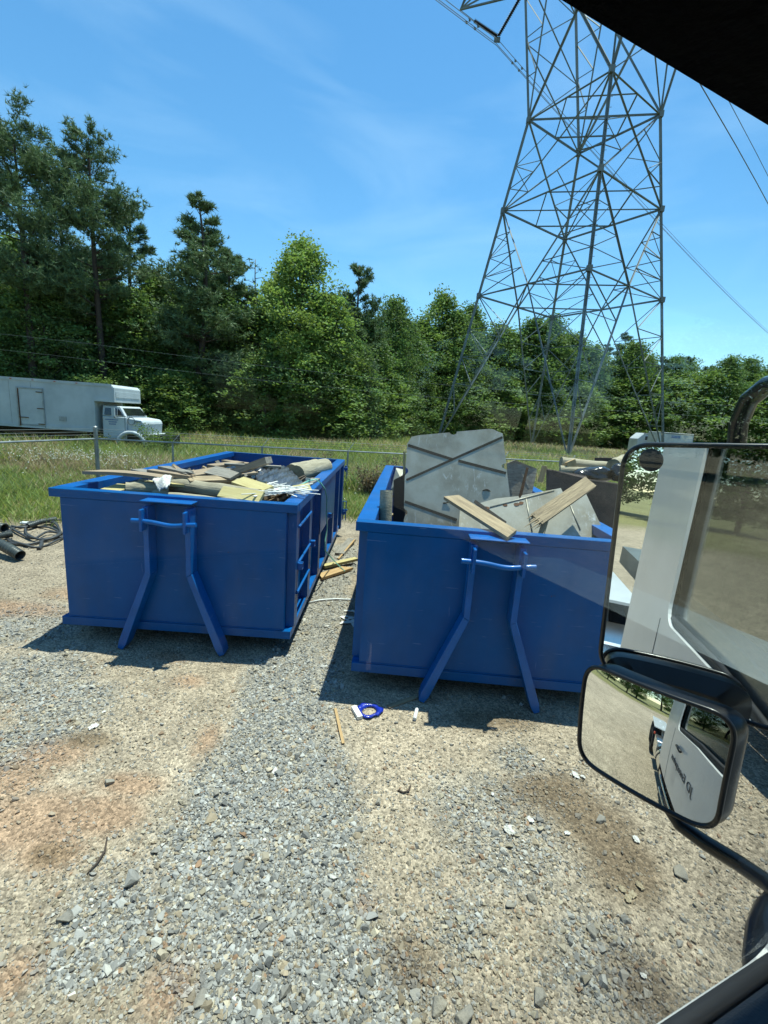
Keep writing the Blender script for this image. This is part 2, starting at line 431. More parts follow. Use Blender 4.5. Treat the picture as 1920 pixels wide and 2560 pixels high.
def _plate_wear(m):
    """rubbed bright scuffs and brown stains on top of the grey metal"""
    N, L = m.node_tree.nodes, m.node_tree.links; p = N['Principled BSDF']
    src = p.inputs['Base Color'].links[0].from_socket; tc = N.new('ShaderNodeTexCoord')
    for sc, rot, scale, at_, col_, amt in (((26, 26, 1.6), (0, 0.25, 0), 1.0, 0.56, (0.80, 0.80, 0.76), 0.75), ((1, 1, 1), (0, 0, 0), 3.1, 0.57, (0.30, 0.24, 0.14), 0.55), ((3, 3, 14), (0, 0.5, 0), 1.3, 0.62, (0.74, 0.74, 0.70), 0.6)):
        mp = N.new('ShaderNodeMapping'); mp.inputs['Scale'].default_value = sc; mp.inputs['Rotation'].default_value = rot; L.new(tc.outputs['Object'], mp.inputs['Vector'])
        no = N.new('ShaderNodeTexNoise'); no.inputs['Scale'].default_value = scale; no.inputs['Detail'].default_value = 6; no.inputs['Roughness'].default_value = 0.65; no.inputs['Distortion'].default_value = 0.6
        L.new(mp.outputs['Vector'], no.inputs['Vector'])
        n2 = N.new('ShaderNodeTexNoise'); n2.inputs['Scale'].default_value = 1.9; n2.inputs['Detail'].default_value = 2; L.new(tc.outputs['Object'], n2.inputs['Vector'])
        mr = N.new('ShaderNodeMapRange'); mr.inputs['From Min'].default_value = at_; mr.inputs['From Max'].default_value = at_ + 0.12; mr.inputs['To Max'].default_value = amt; L.new(no.outputs['Fac'], mr.inputs['Value'])
        m2 = N.new('ShaderNodeMapRange'); m2.inputs['From Min'].default_value = 0.42; m2.inputs['From Max'].default_value = 0.58; L.new(n2.outputs['Fac'], m2.inputs['Value'])
        mu = N.new('ShaderNodeMath'); mu.operation = 'MULTIPLY'; L.new(mr.outputs[0], mu.inputs[0]); L.new(m2.outputs[0], mu.inputs[1])
        mx = N.new('ShaderNodeMixRGB'); mx.inputs['Color2'].default_value = (*col_, 1); L.new(mu.outputs[0], mx.inputs['Fac']); L.new(src, mx.inputs['Color1']); src = mx.outputs['Color']
    L.new(src, p.inputs['Base Color'])
_plate_wear(M_PLATE)
M_GROOVE = mat('dark_groove', (0.03, 0.026, 0.022), 0.85)

# ------------------------------------------------------------------ the ground
def sstep(a, b, x):
    t = np.clip((x - a) / (b - a), 0, 1); return t * t * (3 - 2 * t)

GREY_LINE = np.array([at_z(*p)[:2] for p in ((760, 2700), (720, 2420), (690, 2220), (680, 2050), (690, 1900), (700, 1760), (735, 1650), (790, 1550), (825, 1440), (850, 1370))])
GREY_W = np.array([0.52, 0.54, 0.56, 0.56, 0.52, 0.46, 0.44, 0.42, 0.40, 0.3])
def seg_mask(x, y, line, w):
    best = np.full(np.shape(x), 9.0)
    for i in range(len(line) - 1):
        a, b = line[i], line[i + 1]; d = b - a
        t = np.clip(((x - a[0]) * d[0] + (y - a[1]) * d[1]) / (d @ d), 0, 1)
        q = np.hypot(x - a[0] - t * d[0], y - a[1] - t * d[1]) / (w[i] * (1 - t) + w[i + 1] * t)
        best = np.minimum(best, q)
    return best
def blob(x, y, px, r, st=1.0):
    c = at_z(*px); return np.hypot((x - c[0]), (y - c[1]) / st) / r
def zones(x, y):
    n1 = fbm(x, y, 0.9, 1) - 0.5; n2 = fbm(x, y, 0.35, 5) - 0.5
    w = 1.1 * n1 + 0.6 * n2
    g = 1 - sstep(0.65, 1.25, seg_mask(x, y, GREY_LINE, GREY_W) + w)
    for px, r in (((40, 1690), 0.75), ((150, 1760), 0.4), ((20, 1860), 0.35), ((260, 2330), 0.3), ((60, 1560), 0.7)):
        g = np.maximum(g, 0.85 * (1 - sstep(0.5, 1.2, blob(x, y, px, r) + w)))
    for px, r in (((1240, 2080), 0.42), ((1150, 2300), 0.16), ((1500, 2420), 0.25), ((1300, 1900), 0.2)):
        g = np.maximum(g, 0.6 * (1 - sstep(0.5, 1.2, blob(x, y, px, r) + w)))
    red = 0
    for px, r, s in (((250, 2035), 0.26, 0.55), ((60, 2060), 0.36, 0.8), ((120, 1890), 0.3, 0.6), ((110, 2130), 0.2, 0.6), ((210, 1480), 0.6, 0.5), ((40, 1520), 0.7, 0.35), ((330, 1960), 0.22, 0.5), ((20, 1950), 0.3, 0.6), ((420, 1640), 0.3, 0.5),
                     ((910, 2270), 0.06, 1), ((520, 1850), 0.12, 2), ((420, 2480), 0.15, 1), ((30, 2440), 0.12, 1), ((480, 1700), 0.25, 0.7)):
        red = np.maximum(red, 1 - sstep(0.35, 1.25, blob(x, y, px, r, s) + 0.9 * w))
    dark = 0
    for px, r, s in (((1390, 1990), 0.34, 0.7), ((1480, 2060), 0.30, 0.8), ((1560, 2150), 0.26, 1), ((115, 2140), 0.12, 0.6), ((1020, 2400), 0.14, 1), ((1250, 1800), 0.5, 0.4), ((1600, 2480), 0.2, 1), ((230, 1850), 0.2, 0.5)):
        dark = np.maximum(dark, 1 - sstep(0.3, 1.2, blob(x, y, px, r, s) + 0.9 * w))
    return g, red, dark
def grass_edge(x):
    return 8.3 + 2.2 * sstep(-6.2, -2.5, x) + 1.2 * sstep(1.5, 6, x) + 1.1 * (fbm(x, x * 0.3, 1.3, 9) - 0.5)
def ground_z(x, y):
    near = 0.05 * (fbm(x, y, 1.1, 3) - 0.5) + 0.03 * (fbm(x, y, 0.28, 11) - 0.5)
    rut = -0.03 * np.exp(-((x + 3.35 + 0.25 * (y - 4.5)) / 0.16) ** 2) * sstep(2, 3.5, y) * (1 - sstep(8, 9, y))
    far = 0.5 * (fbm(x, y, 14, 6) - 0.5) * sstep(14, 40, y)
    return near + rut + far

def axis_pts(fine0, fine1, step, ends, growth=1.22):
    a = list(np.arange(fine0, fine1, step)); s = step
    lo = [fine0]; 
    while lo[-1] > ends[0]: s *= growth; lo.append(lo[-1] - s)
    s = step; hi = [a[-1]]
    while hi[-1] < ends[1]: s *= growth; hi.append(hi[-1] + s)
    return np.array(sorted(set(lo[1:] + a + hi[1:])))
gx = axis_pts(-4.6, 4.2, 0.04, (-1400, 1400), 1.13)
gy = axis_pts(0.9, 6.4, 0.04, (-900, 2400), 1.09)
GX, GY = np.meshgrid(gx, gy)
fx_, fy_ = GX.ravel(), GY.ravel()
gzv = ground_z(fx_, fy_)
g_, r_, d_ = zones(fx_, fy_)
tone = fbm(fx_, fy_, 2.2, 21) - 0.5
dirt = np.array([0.315, 0.252, 0.182])[None] * (1 + 0.8 * tone[:, None])
col = dirt
mixc = lambda a, b, t: a * (1 - t[:, None]) + np.array(b)[None] * t[:, None]
col = mixc(col, (0.335, 0.275, 0.20), np.clip(fbm(fx_, fy_, 0.5, 31) * 1.6 - 0.6, 0, 1) * 0.7)
col = mixc(col, (0.25, 0.238, 0.21), g_ * 0.75)
col = mixc(col, (0.30, 0.172, 0.10), r_ * 0.62)
col = mixc(col, (0.14, 0.095, 0.055), d_ * 0.75)
ge = grass_edge(fx_)
gr = np.maximum(sstep(-0.3, 0.9, fy_ - ge), np.maximum(sstep(24, 28, -fy_ + 4 * tone), sstep(22, 26, -fx_ + 4 * tone)))
gcol = np.array([0.165, 0.165, 0.065])[None] * (0.7 + 0.6 * fbm(fx_, fy_, 3.0, 41)[:, None])
gcol = gcol * 0.75 + np.array([0.20, 0.15, 0.08])[None] * 0.25
col = col * (1 - gr[:, None]) + gcol * gr[:, None]
rough_mask = 1 - gr
nx, ny = len(gx), len(gy)
ii = (np.arange(ny - 1)[:, None] * nx + np.arange(nx - 1)[None]).ravel()
quads = np.stack([ii, ii + 1, ii + nx + 1, ii + nx], 1)

M_GROUND = bpy.data.materials.new('gravel_ground'); M_GROUND.use_nodes = True
N, L = M_GROUND.node_tree.nodes, M_GROUND.node_tree.links
p = N['Principled BSDF']; p.inputs['Roughness'].default_value = 0.92; p.inputs['Specular IOR Level'].default_value = 0.15
at = N.new('ShaderNodeAttribute'); at.attribute_name = 'Col'
tc = N.new('ShaderNodeTexCoord')
vo = N.new('ShaderNodeTexVoronoi'); vo.inputs['Scale'].default_value = 62
v2 = N.new('ShaderNodeTexVoronoi'); v2.inputs['Scale'].default_value = 150
no = N.new('ShaderNodeTexNoise'); no.inputs['Scale'].default_value = 3.2; no.inputs['Detail'].default_value = 9; no.inputs['Roughness'].default_value = 0.7
for n_ in (vo, v2, no): L.new(tc.outputs['Object'], n_.inputs['Vector'])
hs = N.new('ShaderNodeSeparateColor'); L.new(vo.outputs['Color'], hs.inputs['Color'])
mr = N.new('ShaderNodeMapRange'); mr.inputs['To Min'].default_value = 0.62; mr.inputs['To Max'].default_value = 1.45
L.new(hs.outputs['Red'], mr.inputs['Value'])
hs2 = N.new('ShaderNodeSeparateColor'); L.new(v2.outputs['Color'], hs2.inputs['Color'])
mr2 = N.new('ShaderNodeMapRange'); mr2.inputs['To Min'].default_value = 0.72; mr2.inputs['To Max'].default_value = 1.28
L.new(hs2.outputs['Green'], mr2.inputs['Value'])
mr3 = N.new('ShaderNodeMapRange'); mr3.inputs['From Min'].default_value = 0.3; mr3.inputs['From Max'].default_value = 0.7; mr3.inputs['To Min'].default_value = 0.72; mr3.inputs['To Max'].default_value = 1.25
L.new(no.outputs['Fac'], mr3.inputs['Value'])
m1 = N.new('ShaderNodeMath'); m1.operation = 'MULTIPLY'; L.new(mr.outputs[0], m1.inputs[0]); L.new(mr2.outputs[0], m1.inputs[1])
m2 = N.new('ShaderNodeMath'); m2.operation = 'MULTIPLY'; L.new(m1.outputs[0], m2.inputs[0]); L.new(mr3.outputs[0], m2.inputs[1])
vm = N.new('ShaderNodeVectorMath'); vm.operation = 'SCALE'; L.new(at.outputs['Color'], vm.inputs[0]); L.new(m2.outputs[0], vm.inputs['Scale'])
L.new(vm.outputs[0], p.inputs['Base Color'])
ma = N.new('ShaderNodeMath'); ma.operation = 'MULTIPLY_ADD'; ma.inputs[1].default_value = -0.6
L.new(vo.outputs['Distance'], ma.inputs[0]); L.new(no.outputs['Fac'], ma.inputs[2])
bp = N.new('ShaderNodeBump'); bp.inputs['Strength'].default_value = 0.75; bp.inputs['Distance'].default_value = 0.02
L.new(ma.outputs[0], bp.inputs['Height']); L.new(bp.outputs['Normal'], p.inputs['Normal'])
ground = mesh_np('ground', np.stack([fx_, fy_, gzv], 1), quads, M_GROUND, col, quads=True, flat=False)
ground.data.shade_smooth()
tag(ground, kind='structure')

# ------------------------------------------------------------------ crushed stone lying on the yard
def hull(seed):
    r = np.random.default_rng(seed)
    pts = r.normal(size=(11, 3)); pts /= np.linalg.norm(pts, axis=1)[:, None]
    pts *= np.array([1.0, 0.66 + 0.3 * r.random(), 0.52 + 0.28 * r.random()]) * (0.8 + 0.35 * r.random((11, 1)))
    bm = bmesh.new()
    for q in pts: bm.verts.new(q)
    res = bmesh.ops.convex_hull(bm, input=bm.verts)
    bmesh.ops.delete(bm, geom=list({e for e in res['geom_interior'] + res['geom_unused'] if isinstance(e, bmesh.types.BMVert)}), context='VERTS')
    bmesh.ops.triangulate(bm, faces=bm.faces)
    bm.verts.index_update()
    v = np.array([q.co[:] for q in bm.verts]); f = np.array([[w.index for w in fc.verts] for fc in bm.faces]); bm.free()
    return v, f
HULLS = [hull(100 + i) for i in range(16)]

def stamp(protos, idx, pos, rot, scl, cols):
    """tile prototype shapes at many places -> verts, tris, colours"""
    V, T, C = [], [], []; base = 0
    for k, (pv, pf) in enumerate(protos):
        s = np.where(idx == k)[0]
        if not len(s): continue
        R = rot[s]
        v = np.einsum('nij,vj->nvi', R, pv) * scl[s][:, None, None] + pos[s][:, None]
        V.append(v.reshape(-1, 3))
        T.append((pf[None] + (np.arange(len(s)) * len(pv))[:, None, None] + base).reshape(-1, 3))
        C.append(np.repeat(cols[s], len(pv), 0)); base += len(s) * len(pv)
    return np.concatenate(V), np.concatenate(T), np.concatenate(C)
def rots(n, tilt, rng):
    a = rng.random(n) * 2 * np.pi; tx = rng.normal(size=n) * tilt; ty = rng.normal(size=n) * tilt
    ca, sa = np.cos(a), np.sin(a); cx, sx = np.cos(tx), np.sin(tx); cy, sy = np.cos(ty), np.sin(ty)
    Z = np.zeros(n); O = np.ones(n)
    Rz = np.stack([ca, -sa, Z, sa, ca, Z, Z, Z, O], 1).reshape(-1, 3, 3)
    Rx = np.stack([O, Z, Z, Z, cx, -sx, Z, sx, cx], 1).reshape(-1, 3, 3)
    Ry = np.stack([cy, Z, sy, Z, O, Z, -sy, Z, cy], 1).reshape(-1, 3, 3)
    return Rz @ Rx @ Ry
rs = np.random.default_rng(5)
n_try = 365000
yy = 1.15 + (8.6 - 1.15) * rs.random(n_try) ** 1.25
xx = (rs.random(n_try) * 2 - 1) * (0.98 * yy + 0.55)
g0, r0, d0 = zones(xx, yy)
patch = fbm(xx, yy, 0.45, 51)
keep_p = 0.15 + 0.85 * g0 + 0.42 * np.clip(patch * 2.4 - 1.0, 0, 1) * (1 - g0) - 0.10 * r0
keep_p *= np.clip(1.35 - 0.12 * yy, 0.35, 1)
keep_p *= np.where((xx > -3.1) & (xx < -1.1) & (yy > 4.6) & (yy < 8.8), 0, 1) * np.where((xx > 0.0) & (xx < 2.3) & (yy > 4.0) & (yy < 8.8), 0, 1)
keep = rs.random(n_try) < keep_p * 0.74
xx, yy, g0, r0, d0 = (q[keep] for q in (xx, yy, g0, r0, d0))
n = len(xx)
size = np.clip(rs.lognormal(math.log(0.0083), 0.44, n), 0.0045, 0.032) * np.where(g0 > 0.5, 1.08, 0.82)
big = rs.random(n) < 0.012; size[big] *= 1.7
pal = np.array([[0.265, 0.258, 0.24], [0.33, 0.32, 0.295], [0.185, 0.183, 0.172], [0.34, 0.29, 0.215], [0.30, 0.24, 0.165], [0.42, 0.40, 0.355], [0.29, 0.18, 0.11], [0.40, 0.345, 0.25]])
wg = np.array([.27, .22, .15, .11, .07, .12, .02, .04]); wd = np.array([.15, .11, .07, .22, .19, .06, .06, .14])
cg = rs.choice(8, n, p=wg); cd = rs.choice(8, n, p=wd)
ci = np.where(rs.random(n) < g0, cg, cd)
scol = pal[ci] * (0.6 + 0.85 * rs.random((n, 1)))
scol = scol * (1 - 0.35 * r0[:, None]) + np.array([0.29, 0.165, 0.095]) * 0.35 * r0[:, None]
scol = scol * (1 - 0.45 * d0[:, None]) + np.array([0.12, 0.075, 0.04]) * 0.45 * d0[:, None]
dust_ = 0.04 + (1 - g0)[:, None] * 0.22
scol = scol * (1 - dust_) + np.array([[0.31, 0.255, 0.19]]) * dust_
pos = np.stack([xx, yy, ground_z(xx, yy) + size * 0.22], 1)
V, T, Cc = stamp(HULLS, rs.integers(0, 16, n), pos, rots(n, 0.3, rs), size, scol)
gravel = mesh_np('gravel', V, T, M_STONE, Cc)
tag(gravel, 'grey and tan crushed stone strewn over the dirt yard', 'gravel', kind='stuff')
print('stones', n, 'tris', len(T))

# ------------------------------------------------------------------ meadow grass
def blades(px_, py_, h, w, lean, cols, rng):
    n = len(px_); a = rng.random(n) * 2 * np.pi
    dx, dy = np.cos(a), np.sin(a); b = rng.random(n) * 2 * np.pi
    lx, ly = np.cos(b) * lean * h, np.sin(b) * lean * h
    z0 = ground_z(px_, py_) - 0.02
    P0 = np.stack([px_, py_, z0], 1)
    mid = np.stack([px_ + lx * 0.35, py_ + ly * 0.35, z0 + h * 0.55], 1)
    tip = np.stack([px_ + lx, py_ + ly, z0 + h], 1)
    off = np.stack([dx * w / 2, dy * w / 2, np.zeros(n)], 1)
    V = np.stack([P0, mid - off, mid + off, tip], 1).reshape(-1, 3)
    k = np.arange(n)[:, None] * 4
    T = np.concatenate([k + np.array([[0, 2, 1]]), k + np.array([[1, 2, 3]])])
    return V, T, np.repeat(cols, 4, 0)
def grass_patch(n_clump, per, gen, hfun, wfun, rng, spread=0.22, pal=None):
    cx, cy = gen(n_clump)
    x = np.repeat(cx, per) + rng.normal(size=n_clump * per) * spread
    y = np.repeat(cy, per) + rng.normal(size=n_clump * per) * spread
    ok = y > grass_edge(x) + 0.25 * rng.normal(size=len(y)); x, y = x[ok], y[ok]
    m = len(x); hh = hfun(x, y) * (0.5 + 0.8 * rng.random(m)); ww = wfun(y) * (0.6 + 0.8 * rng.random(m))
    zone = fbm(x, y, 3.5, 61)
    dry = np.clip((zone - 0.5) * 3 + 0.12 + 0.28 * sstep(20, 38, y) + 0.2 * sstep(-4, 4, x), 0.05, 0.75)
    gpal = np.array([[0.165, 0.235, 0.06], [0.21, 0.275, 0.07], [0.26, 0.29, 0.08], [0.125, 0.185, 0.052]])
    dpal = np.array([[0.36, 0.31, 0.16], [0.29, 0.24, 0.13], [0.42, 0.36, 0.21], [0.24, 0.17, 0.10]])
    c = np.where((rng.random(m) < dry)[:, None], dpal[rng.integers(0, 4, m)], gpal[rng.integers(0, 4, m)]) * (0.75 + 0.5 * rng.random((m, 1)))
    return blades(x, y, hh, ww, 0.7, c, rng)
rg = np.random.default_rng(12)
def gen_near(n):
    y = 8.0 + (17 - 8.0) * rg.random(n) ** 0.8
    return (rg.random(n) * 2 - 1) * (0.95 * y + 1.5), y
def gen_field(n):
    y = 14.5 * np.exp(rg.random(n) * math.log(58 / 14.5))
    return (rg.random(n) * 2 - 1) * (0.98 * y + 3), y
A = grass_patch(12000, 10, gen_near, lambda x, y: 0.14 + 0.32 * fbm(x, y, 1.2, 71) ** 1.3, lambda y: 0.012 + 0.0005 * y, rg)
B = grass_patch(20000, 7, gen_field, lambda x, y: 0.42 + 0.32 * fbm(x, y, 4, 72) + 0.003 * y, lambda y: 0.012 + 0.0011 * y, rg, 0.35)
V = np.concatenate([A[0], B[0]]); T = np.concatenate([A[1], B[1] + len(A[0])]); Cc = np.concatenate([A[2], B[2]])
meadow = mesh_np('grass', V, T, M_GRASS, Cc)
tag(meadow, 'tall green and straw coloured grass of the field by the fence', 'grass', kind='stuff')
# pale wild flowers among the grass, left of the corner post
rf = np.random.default_rng(3)
nf = 900
fxp = np.concatenate([rf.normal(-10.5, 1.4, nf // 2), rf.random(nf // 2) * 26 - 16]); fyp = np.concatenate([rf.normal(15.0, 0.8, nf // 2), 11 + 14 * rf.random(nf // 2)])
ok = fyp > grass_edge(fxp) + 0.5; fxp, fyp = fxp[ok], fyp[ok]; nf = len(fxp)
fpos = np.stack([fxp, fyp, ground_z(fxp, fyp) + 0.45 + 0.25 * rf.random(nf)], 1)
Vf, Tf, Cf = stamp(HULLS[:3], rf.integers(0, 3, nf), fpos, rots(nf, 0.8, rf), 0.014 + 0.016 * rf.random(nf), np.array([[0.75, 0.75, 0.68]]) * (0.8 + 0.2 * rf.random((nf, 1))))
flowers = mesh_np('wild_flowers', Vf, Tf, M_GRASS, Cf)
tag(flowers, 'tiny white wild flowers scattered through the field grass', 'flowers', kind='stuff')
# ------------------------------------------------------------------ trees
def quads_cloud(centers, size, rng, flat=0.5, aspect=0.62):
    n = len(centers)
    nrm = rng.normal(size=(n, 3)); nrm[:, 2] = np.abs(nrm[:, 2]) * (1 + flat); nrm /= np.linalg.norm(nrm, axis=1)[:, None]
    a = np.cross(nrm, rng.normal(size=(n, 3))); a /= np.linalg.norm(a, axis=1)[:, None]
    b = np.cross(nrm, a)
    s = (size * (0.6 + 0.8 * rng.random(n)))[:, None]
    V = np.stack([centers - a * s, centers - b * s * aspect, centers + a * s, centers + b * s * aspect], 1).reshape(-1, 3)
    return V, np.arange(n * 4).reshape(-1, 4)

def broad_crown(seed, h, r, base=0.22, n_clump=95, per=170, leaf=0.17, hue=(0.075, 0.135, 0.028), top=1.0):
    rng = np.random.default_rng(seed); cs = []; rad = []
    while len(cs) < n_clump:
        z = base + (1 - base) * rng.random(); q = (z - base) / (1 - base)
        prof = min(1, (q + 0.15) / 0.35) ** 0.6 * (1 - q ** (2.6 / top)) ** 0.8
        ang = rng.random() * 2 * math.pi; d = r * prof * (0.15 + 0.85 * rng.random() ** 0.5) * (0.8 + 0.3 * math.sin(3 * ang + seed))
        cs.append((d * math.cos(ang), d * math.sin(ang), z * h * (0.96 + 0.06 * rng.random()))); rad.append(r * (0.09 + 0.17 * rng.random() ** 1.6))
    cs = np.array(cs); rad = np.array(rad)
    k = np.repeat(np.arange(n_clump), per); n = len(k)
    d = rng.normal(size=(n, 3)); d /= np.linalg.norm(d, axis=1)[:, None]
    P = cs[k] + d * (rad[k] * (0.2 + 1.05 * rng.random(n) ** 0.8))[:, None] * np.array([1.2, 1.2, 0.8])
    V, Q = quads_cloud(P, np.full(n, leaf), rng)
    cl = np.array(hue)[None] * (0.72 + 0.65 * rng.random((n_clump, 1))) * np.array([[1, 1, 1]]) + rng.random((n_clump, 1)) * np.array([[0.030, 0.018, 0.0]])
    C = cl[k] * (0.8 + 0.4 * rng.random((n, 1)))
    return V, Q, np.repeat(C, 4, 0), cs

def broad_trunk(cs, h, r0, rng):
    mb = MB()
    lean = rng.normal(size=2) * 0.25
    pts = [np.array([lean[0] * t * t, lean[1] * t * t, h * t]) for t in np.linspace(0, 0.9, 9)]
    mb.tube(pts, [r0 * (1 - 0.9 * t) + 0.02 for t in np.linspace(0, 1, 9)], 7)
    for c in cs[rng.choice(len(cs), 26, replace=False)]:
        t = max(0.18, min(0.8, c[2] / h - 0.14)); q = np.array([lean[0] * t * t, lean[1] * t * t, h * t])
        m = (q + c) / 2 + np.array([0, 0, 0.15 * r0 * 10])
        mb.tube([q, m, c], [r0 * 0.34 * (1 - t * 0.6), r0 * 0.2, 0.025], 5)
    return mb

def pine_parts(seed, h, r, bare=0.45, dens=1.0, hue=(0.10, 0.16, 0.075), shape=1.0, tuft=0.34, r0=0.26):
    rng = np.random.default_rng(seed)
    bend = rng.normal(size=2) * 0.4
    ax = lambda t: np.array([bend[0] * math.sin(t * 2.5), bend[1] * math.sin(t * 2.2), h * t])
    tr = MB(); ts = np.linspace(0, 0.985, 14)
    tr.tube([ax(t) for t in ts], [r0 * (1 - t) ** 0.8 + 0.025 for t in ts], 8)
    tips = []; dirs = []
    t = bare
    while t < 0.99:
        q = (t - bare) / (1 - bare)
        ln = r * (0.35 + 0.65 * math.sin(math.pi * min(1, 0.22 + 0.7 * q)) ** 1.0) * (1 - q ** 2.2 * shape) + 0.35
        for b in range(rng.integers(2, 5)):
            if rng.random() > 0.90: continue
            a = rng.random() * 2 * math.pi; L_ = ln * (0.55 + 0.6 * rng.random()); up = 0.10 + 0.55 * q + 0.12 * rng.normal()
            d = np.array([math.cos(a), math.sin(a), up]); p0 = ax(t)
            pts = [p0 + d * L_ * s + np.array([0, 0, 0.10 * L_ * s * s]) for s in (0, 0.35, 0.7, 1.0)]
            tr.tube(pts, [0.055 * (1 - q) + 0.03, 0.045 * (1 - q) + 0.02, 0.025, 0.012], 4, caps=False)
            nt = int((4 + 9 * L_) * dens)
            for k in range(nt):
                s = 0.30 + 0.72 * rng.random() ** 0.7
                side = rng.normal(size=3) * np.array([1, 1, 0.55]) * 0.19 * L_ * (0.35 + 0.6 * s)
                tips.append(p0 + d * L_ * s + np.array([0, 0, 0.10 * L_ * s * s + 0.1]) + side)
                e = d + rng.normal(size=3) * 0.6 + np.array([0, 0, 0.6]); dirs.append(e / np.linalg.norm(e))
        t += (0.017 + 0.012 * rng.random()) * (25 / h)
    tips = np.array(tips); dirs = np.array(dirs); n = len(tips); per = 10
    nd = np.repeat(dirs, per, 0) * 0.75 + rng.normal(size=(n * per, 3)) * 0.75; nd /= np.linalg.norm(nd, axis=1)[:, None]
    P = np.repeat(tips, per, 0); sd = np.cross(nd, rng.normal(size=nd.shape)); sd /= np.linalg.norm(sd, axis=1)[:, None]
    ll = (tuft * (0.7 + 0.6 * rng.random(n * per)))[:, None]; w = 0.036
    V = np.stack([P + sd * w, P - sd * w, P + nd * ll], 1).reshape(-1, 3)
    F = np.arange(n * per * 3).reshape(-1, 3)
    tc = np.array(hue)[None] * (0.75 + 0.6 * rng.random((n, 1))) + rng.random((n, 1)) * np.array([[0.018, 0.012, 0.0]])
    C = np.repeat(tc, per * 3, 0) * (0.85 + 0.3 * rng.random((n * per * 3, 1)))
    return tr, V, F, C

PROTO_COL = []
def make_pine(name, seed, h, r, **k):
    root = empty(name)
    tr, V, F, C = pine_parts(seed, h, r, **k)
    tr.build('trunk', M_BARK, root, smooth=True)
    mesh_np('crown', V, F, M_NEEDLE, C, root)
    root['h'] = h
    return root
def make_broad(name, seed, h, r, trunk=0.2, **k):
    root = empty(name); rng = np.random.default_rng(seed + 500)
    V, Q, C, cs = broad_crown(seed, h, r, **k)
    broad_trunk(cs, h, trunk, rng).build('trunk', M_BARK2, root, smooth=True)
    mesh_np('crown', V, Q, M_LEAF, C, root, quads=True)
    root['h'] = h
    return root
USED = set()
def place_tree(proto, px, top, Y, rz, label, cat='tree', group=None, name=None, wide=1.0):
    """px/top: where the tip stands in the photo, Y: metres away; gives the real height there"""
    tip = at_y(px, top, Y); h = tip[2]
    if proto.name in USED: o = copy_tree(proto)
    else: o = proto; USED.add(proto.name)
    s = h / proto['h']
    o.location = (tip[0], Y, float(ground_z(np.array([tip[0]]), np.array([Y]))[0]) - 0.05)
    o.rotation_euler = (0, 0, rz); o.scale = (s * wide, s * wide, s)
    tag(o, label, cat, group)
    return o

P_TALL = make_pine('pine_tree', 11, 27, 4.5, bare=0.46, dens=2.9, shape=0.35, tuft=0.42, r0=0.40)
P_TALL2 = make_pine('pine_tree', 12, 25, 3.8, bare=0.42, dens=2.2, shape=0.5, tuft=0.40, r0=0.34)
P_MID = make_pine('pine_tree', 13, 19, 3.1, bare=0.18, dens=2.6, shape=0.9)
P_MID2 = make_pine('pine_tree', 14, 17, 2.8, bare=0.2, dens=3.0, shape=0.9, hue=(0.105, 0.165, 0.072))
B_TULIP = make_broad('broadleaf_tree', 21, 19, 5.0, base=0.14, n_clump=430, per=85, leaf=0.12, hue=(0.155, 0.245, 0.066), top=0.8)
B_DARK = make_broad('broadleaf_tree', 22, 15, 4.4, base=0.10, n_clump=330, per=80, leaf=0.125, hue=(0.088, 0.162, 0.047))
B_LIGHT = make_broad('broadleaf_tree', 23, 14, 4.0, base=0.08, n_clump=310, per=80, leaf=0.115, hue=(0.118, 0.198, 0.055))
B_SHRUB = make_broad('understory_tree', 24, 7, 3.0, trunk=0.1, base=0.02, n_clump=200, per=70, leaf=0.10, hue=(0.11, 0.185, 0.05))
B_OAK = make_broad('broadleaf_tree', 25, 16, 5.2, base=0.12, n_clump=350, per=80, leaf=0.13, hue=(0.092, 0.165, 0.051))

# the trees one can tell apart, left to right
place_tree(P_TALL, 25, 295, 31, 0.4, 'tallest pine with dark rounded crown and bare trunk, at the left edge')
place_tree(P_TALL2, 232, 335, 34, 2.1, 'tall open-crowned pine next to the tallest pine')
place_tree(P_MID, 455, 496, 36, 1.0, 'dense pointed pine in the middle of the descending pine row', wide=1.3)
place_tree(P_MID2, 568, 615, 39, 2.6, 'short slender pine just before the dead snag', wide=1.2)
place_tree(P_MID, 345, 500, 40, 3.7, 'dark pine tucked between the open-crowned pine and the pointed pine', wide=1.1)
place_tree(P_MID2, 510, 585, 43, 0.3, 'pine half hidden behind the dense pointed pine', wide=1.25)
place_tree(P_TALL2, 130, 420, 40, 5.0, 'pine behind the gap between the two tallest pines')
place_tree(B_TULIP, 758, 608, 38, 0.7, 'tall bright green broadleaf tree with pointed top in the centre of the wood', wide=1.25)
place_tree(P_MID2, 892, 655, 48, 1.9, 'small pine rising behind the bright green broadleaf tree')
place_tree(B_OAK, 985, 752, 56, 0.2, 'rounded broadleaf tree between the small pine and the pylon')
place_tree(P_MID, 1022, 748, 70, 4.0, 'far pine top peeping over the rounded trees beside the pylon')
place_tree(B_LIGHT, 1110, 730, 74, 2.8, 'leafy tree with feathery top behind the pylon nearest leg on the shaded side', wide=1.05)
place_tree(B_DARK, 1180, 765, 80, 5.2, 'dark broadleaf tree seen through the open pylon base')
place_tree(B_OAK, 1385, 795, 84, 1.3, 'broad tree crown filling the middle of the pylon base')
place_tree(P_MID, 1545, 838, 92, 0.2, 'pine standing behind the right pylon legs', wide=1.2)
place_tree(B_OAK, 1830, 893, 84, 2.0, 'wide rounded tree above the curved mirror arm')
place_tree(P_MID2, 1725, 890, 95, 3.0, 'pine of the far wood just past the right pylon leg', wide=1.3)
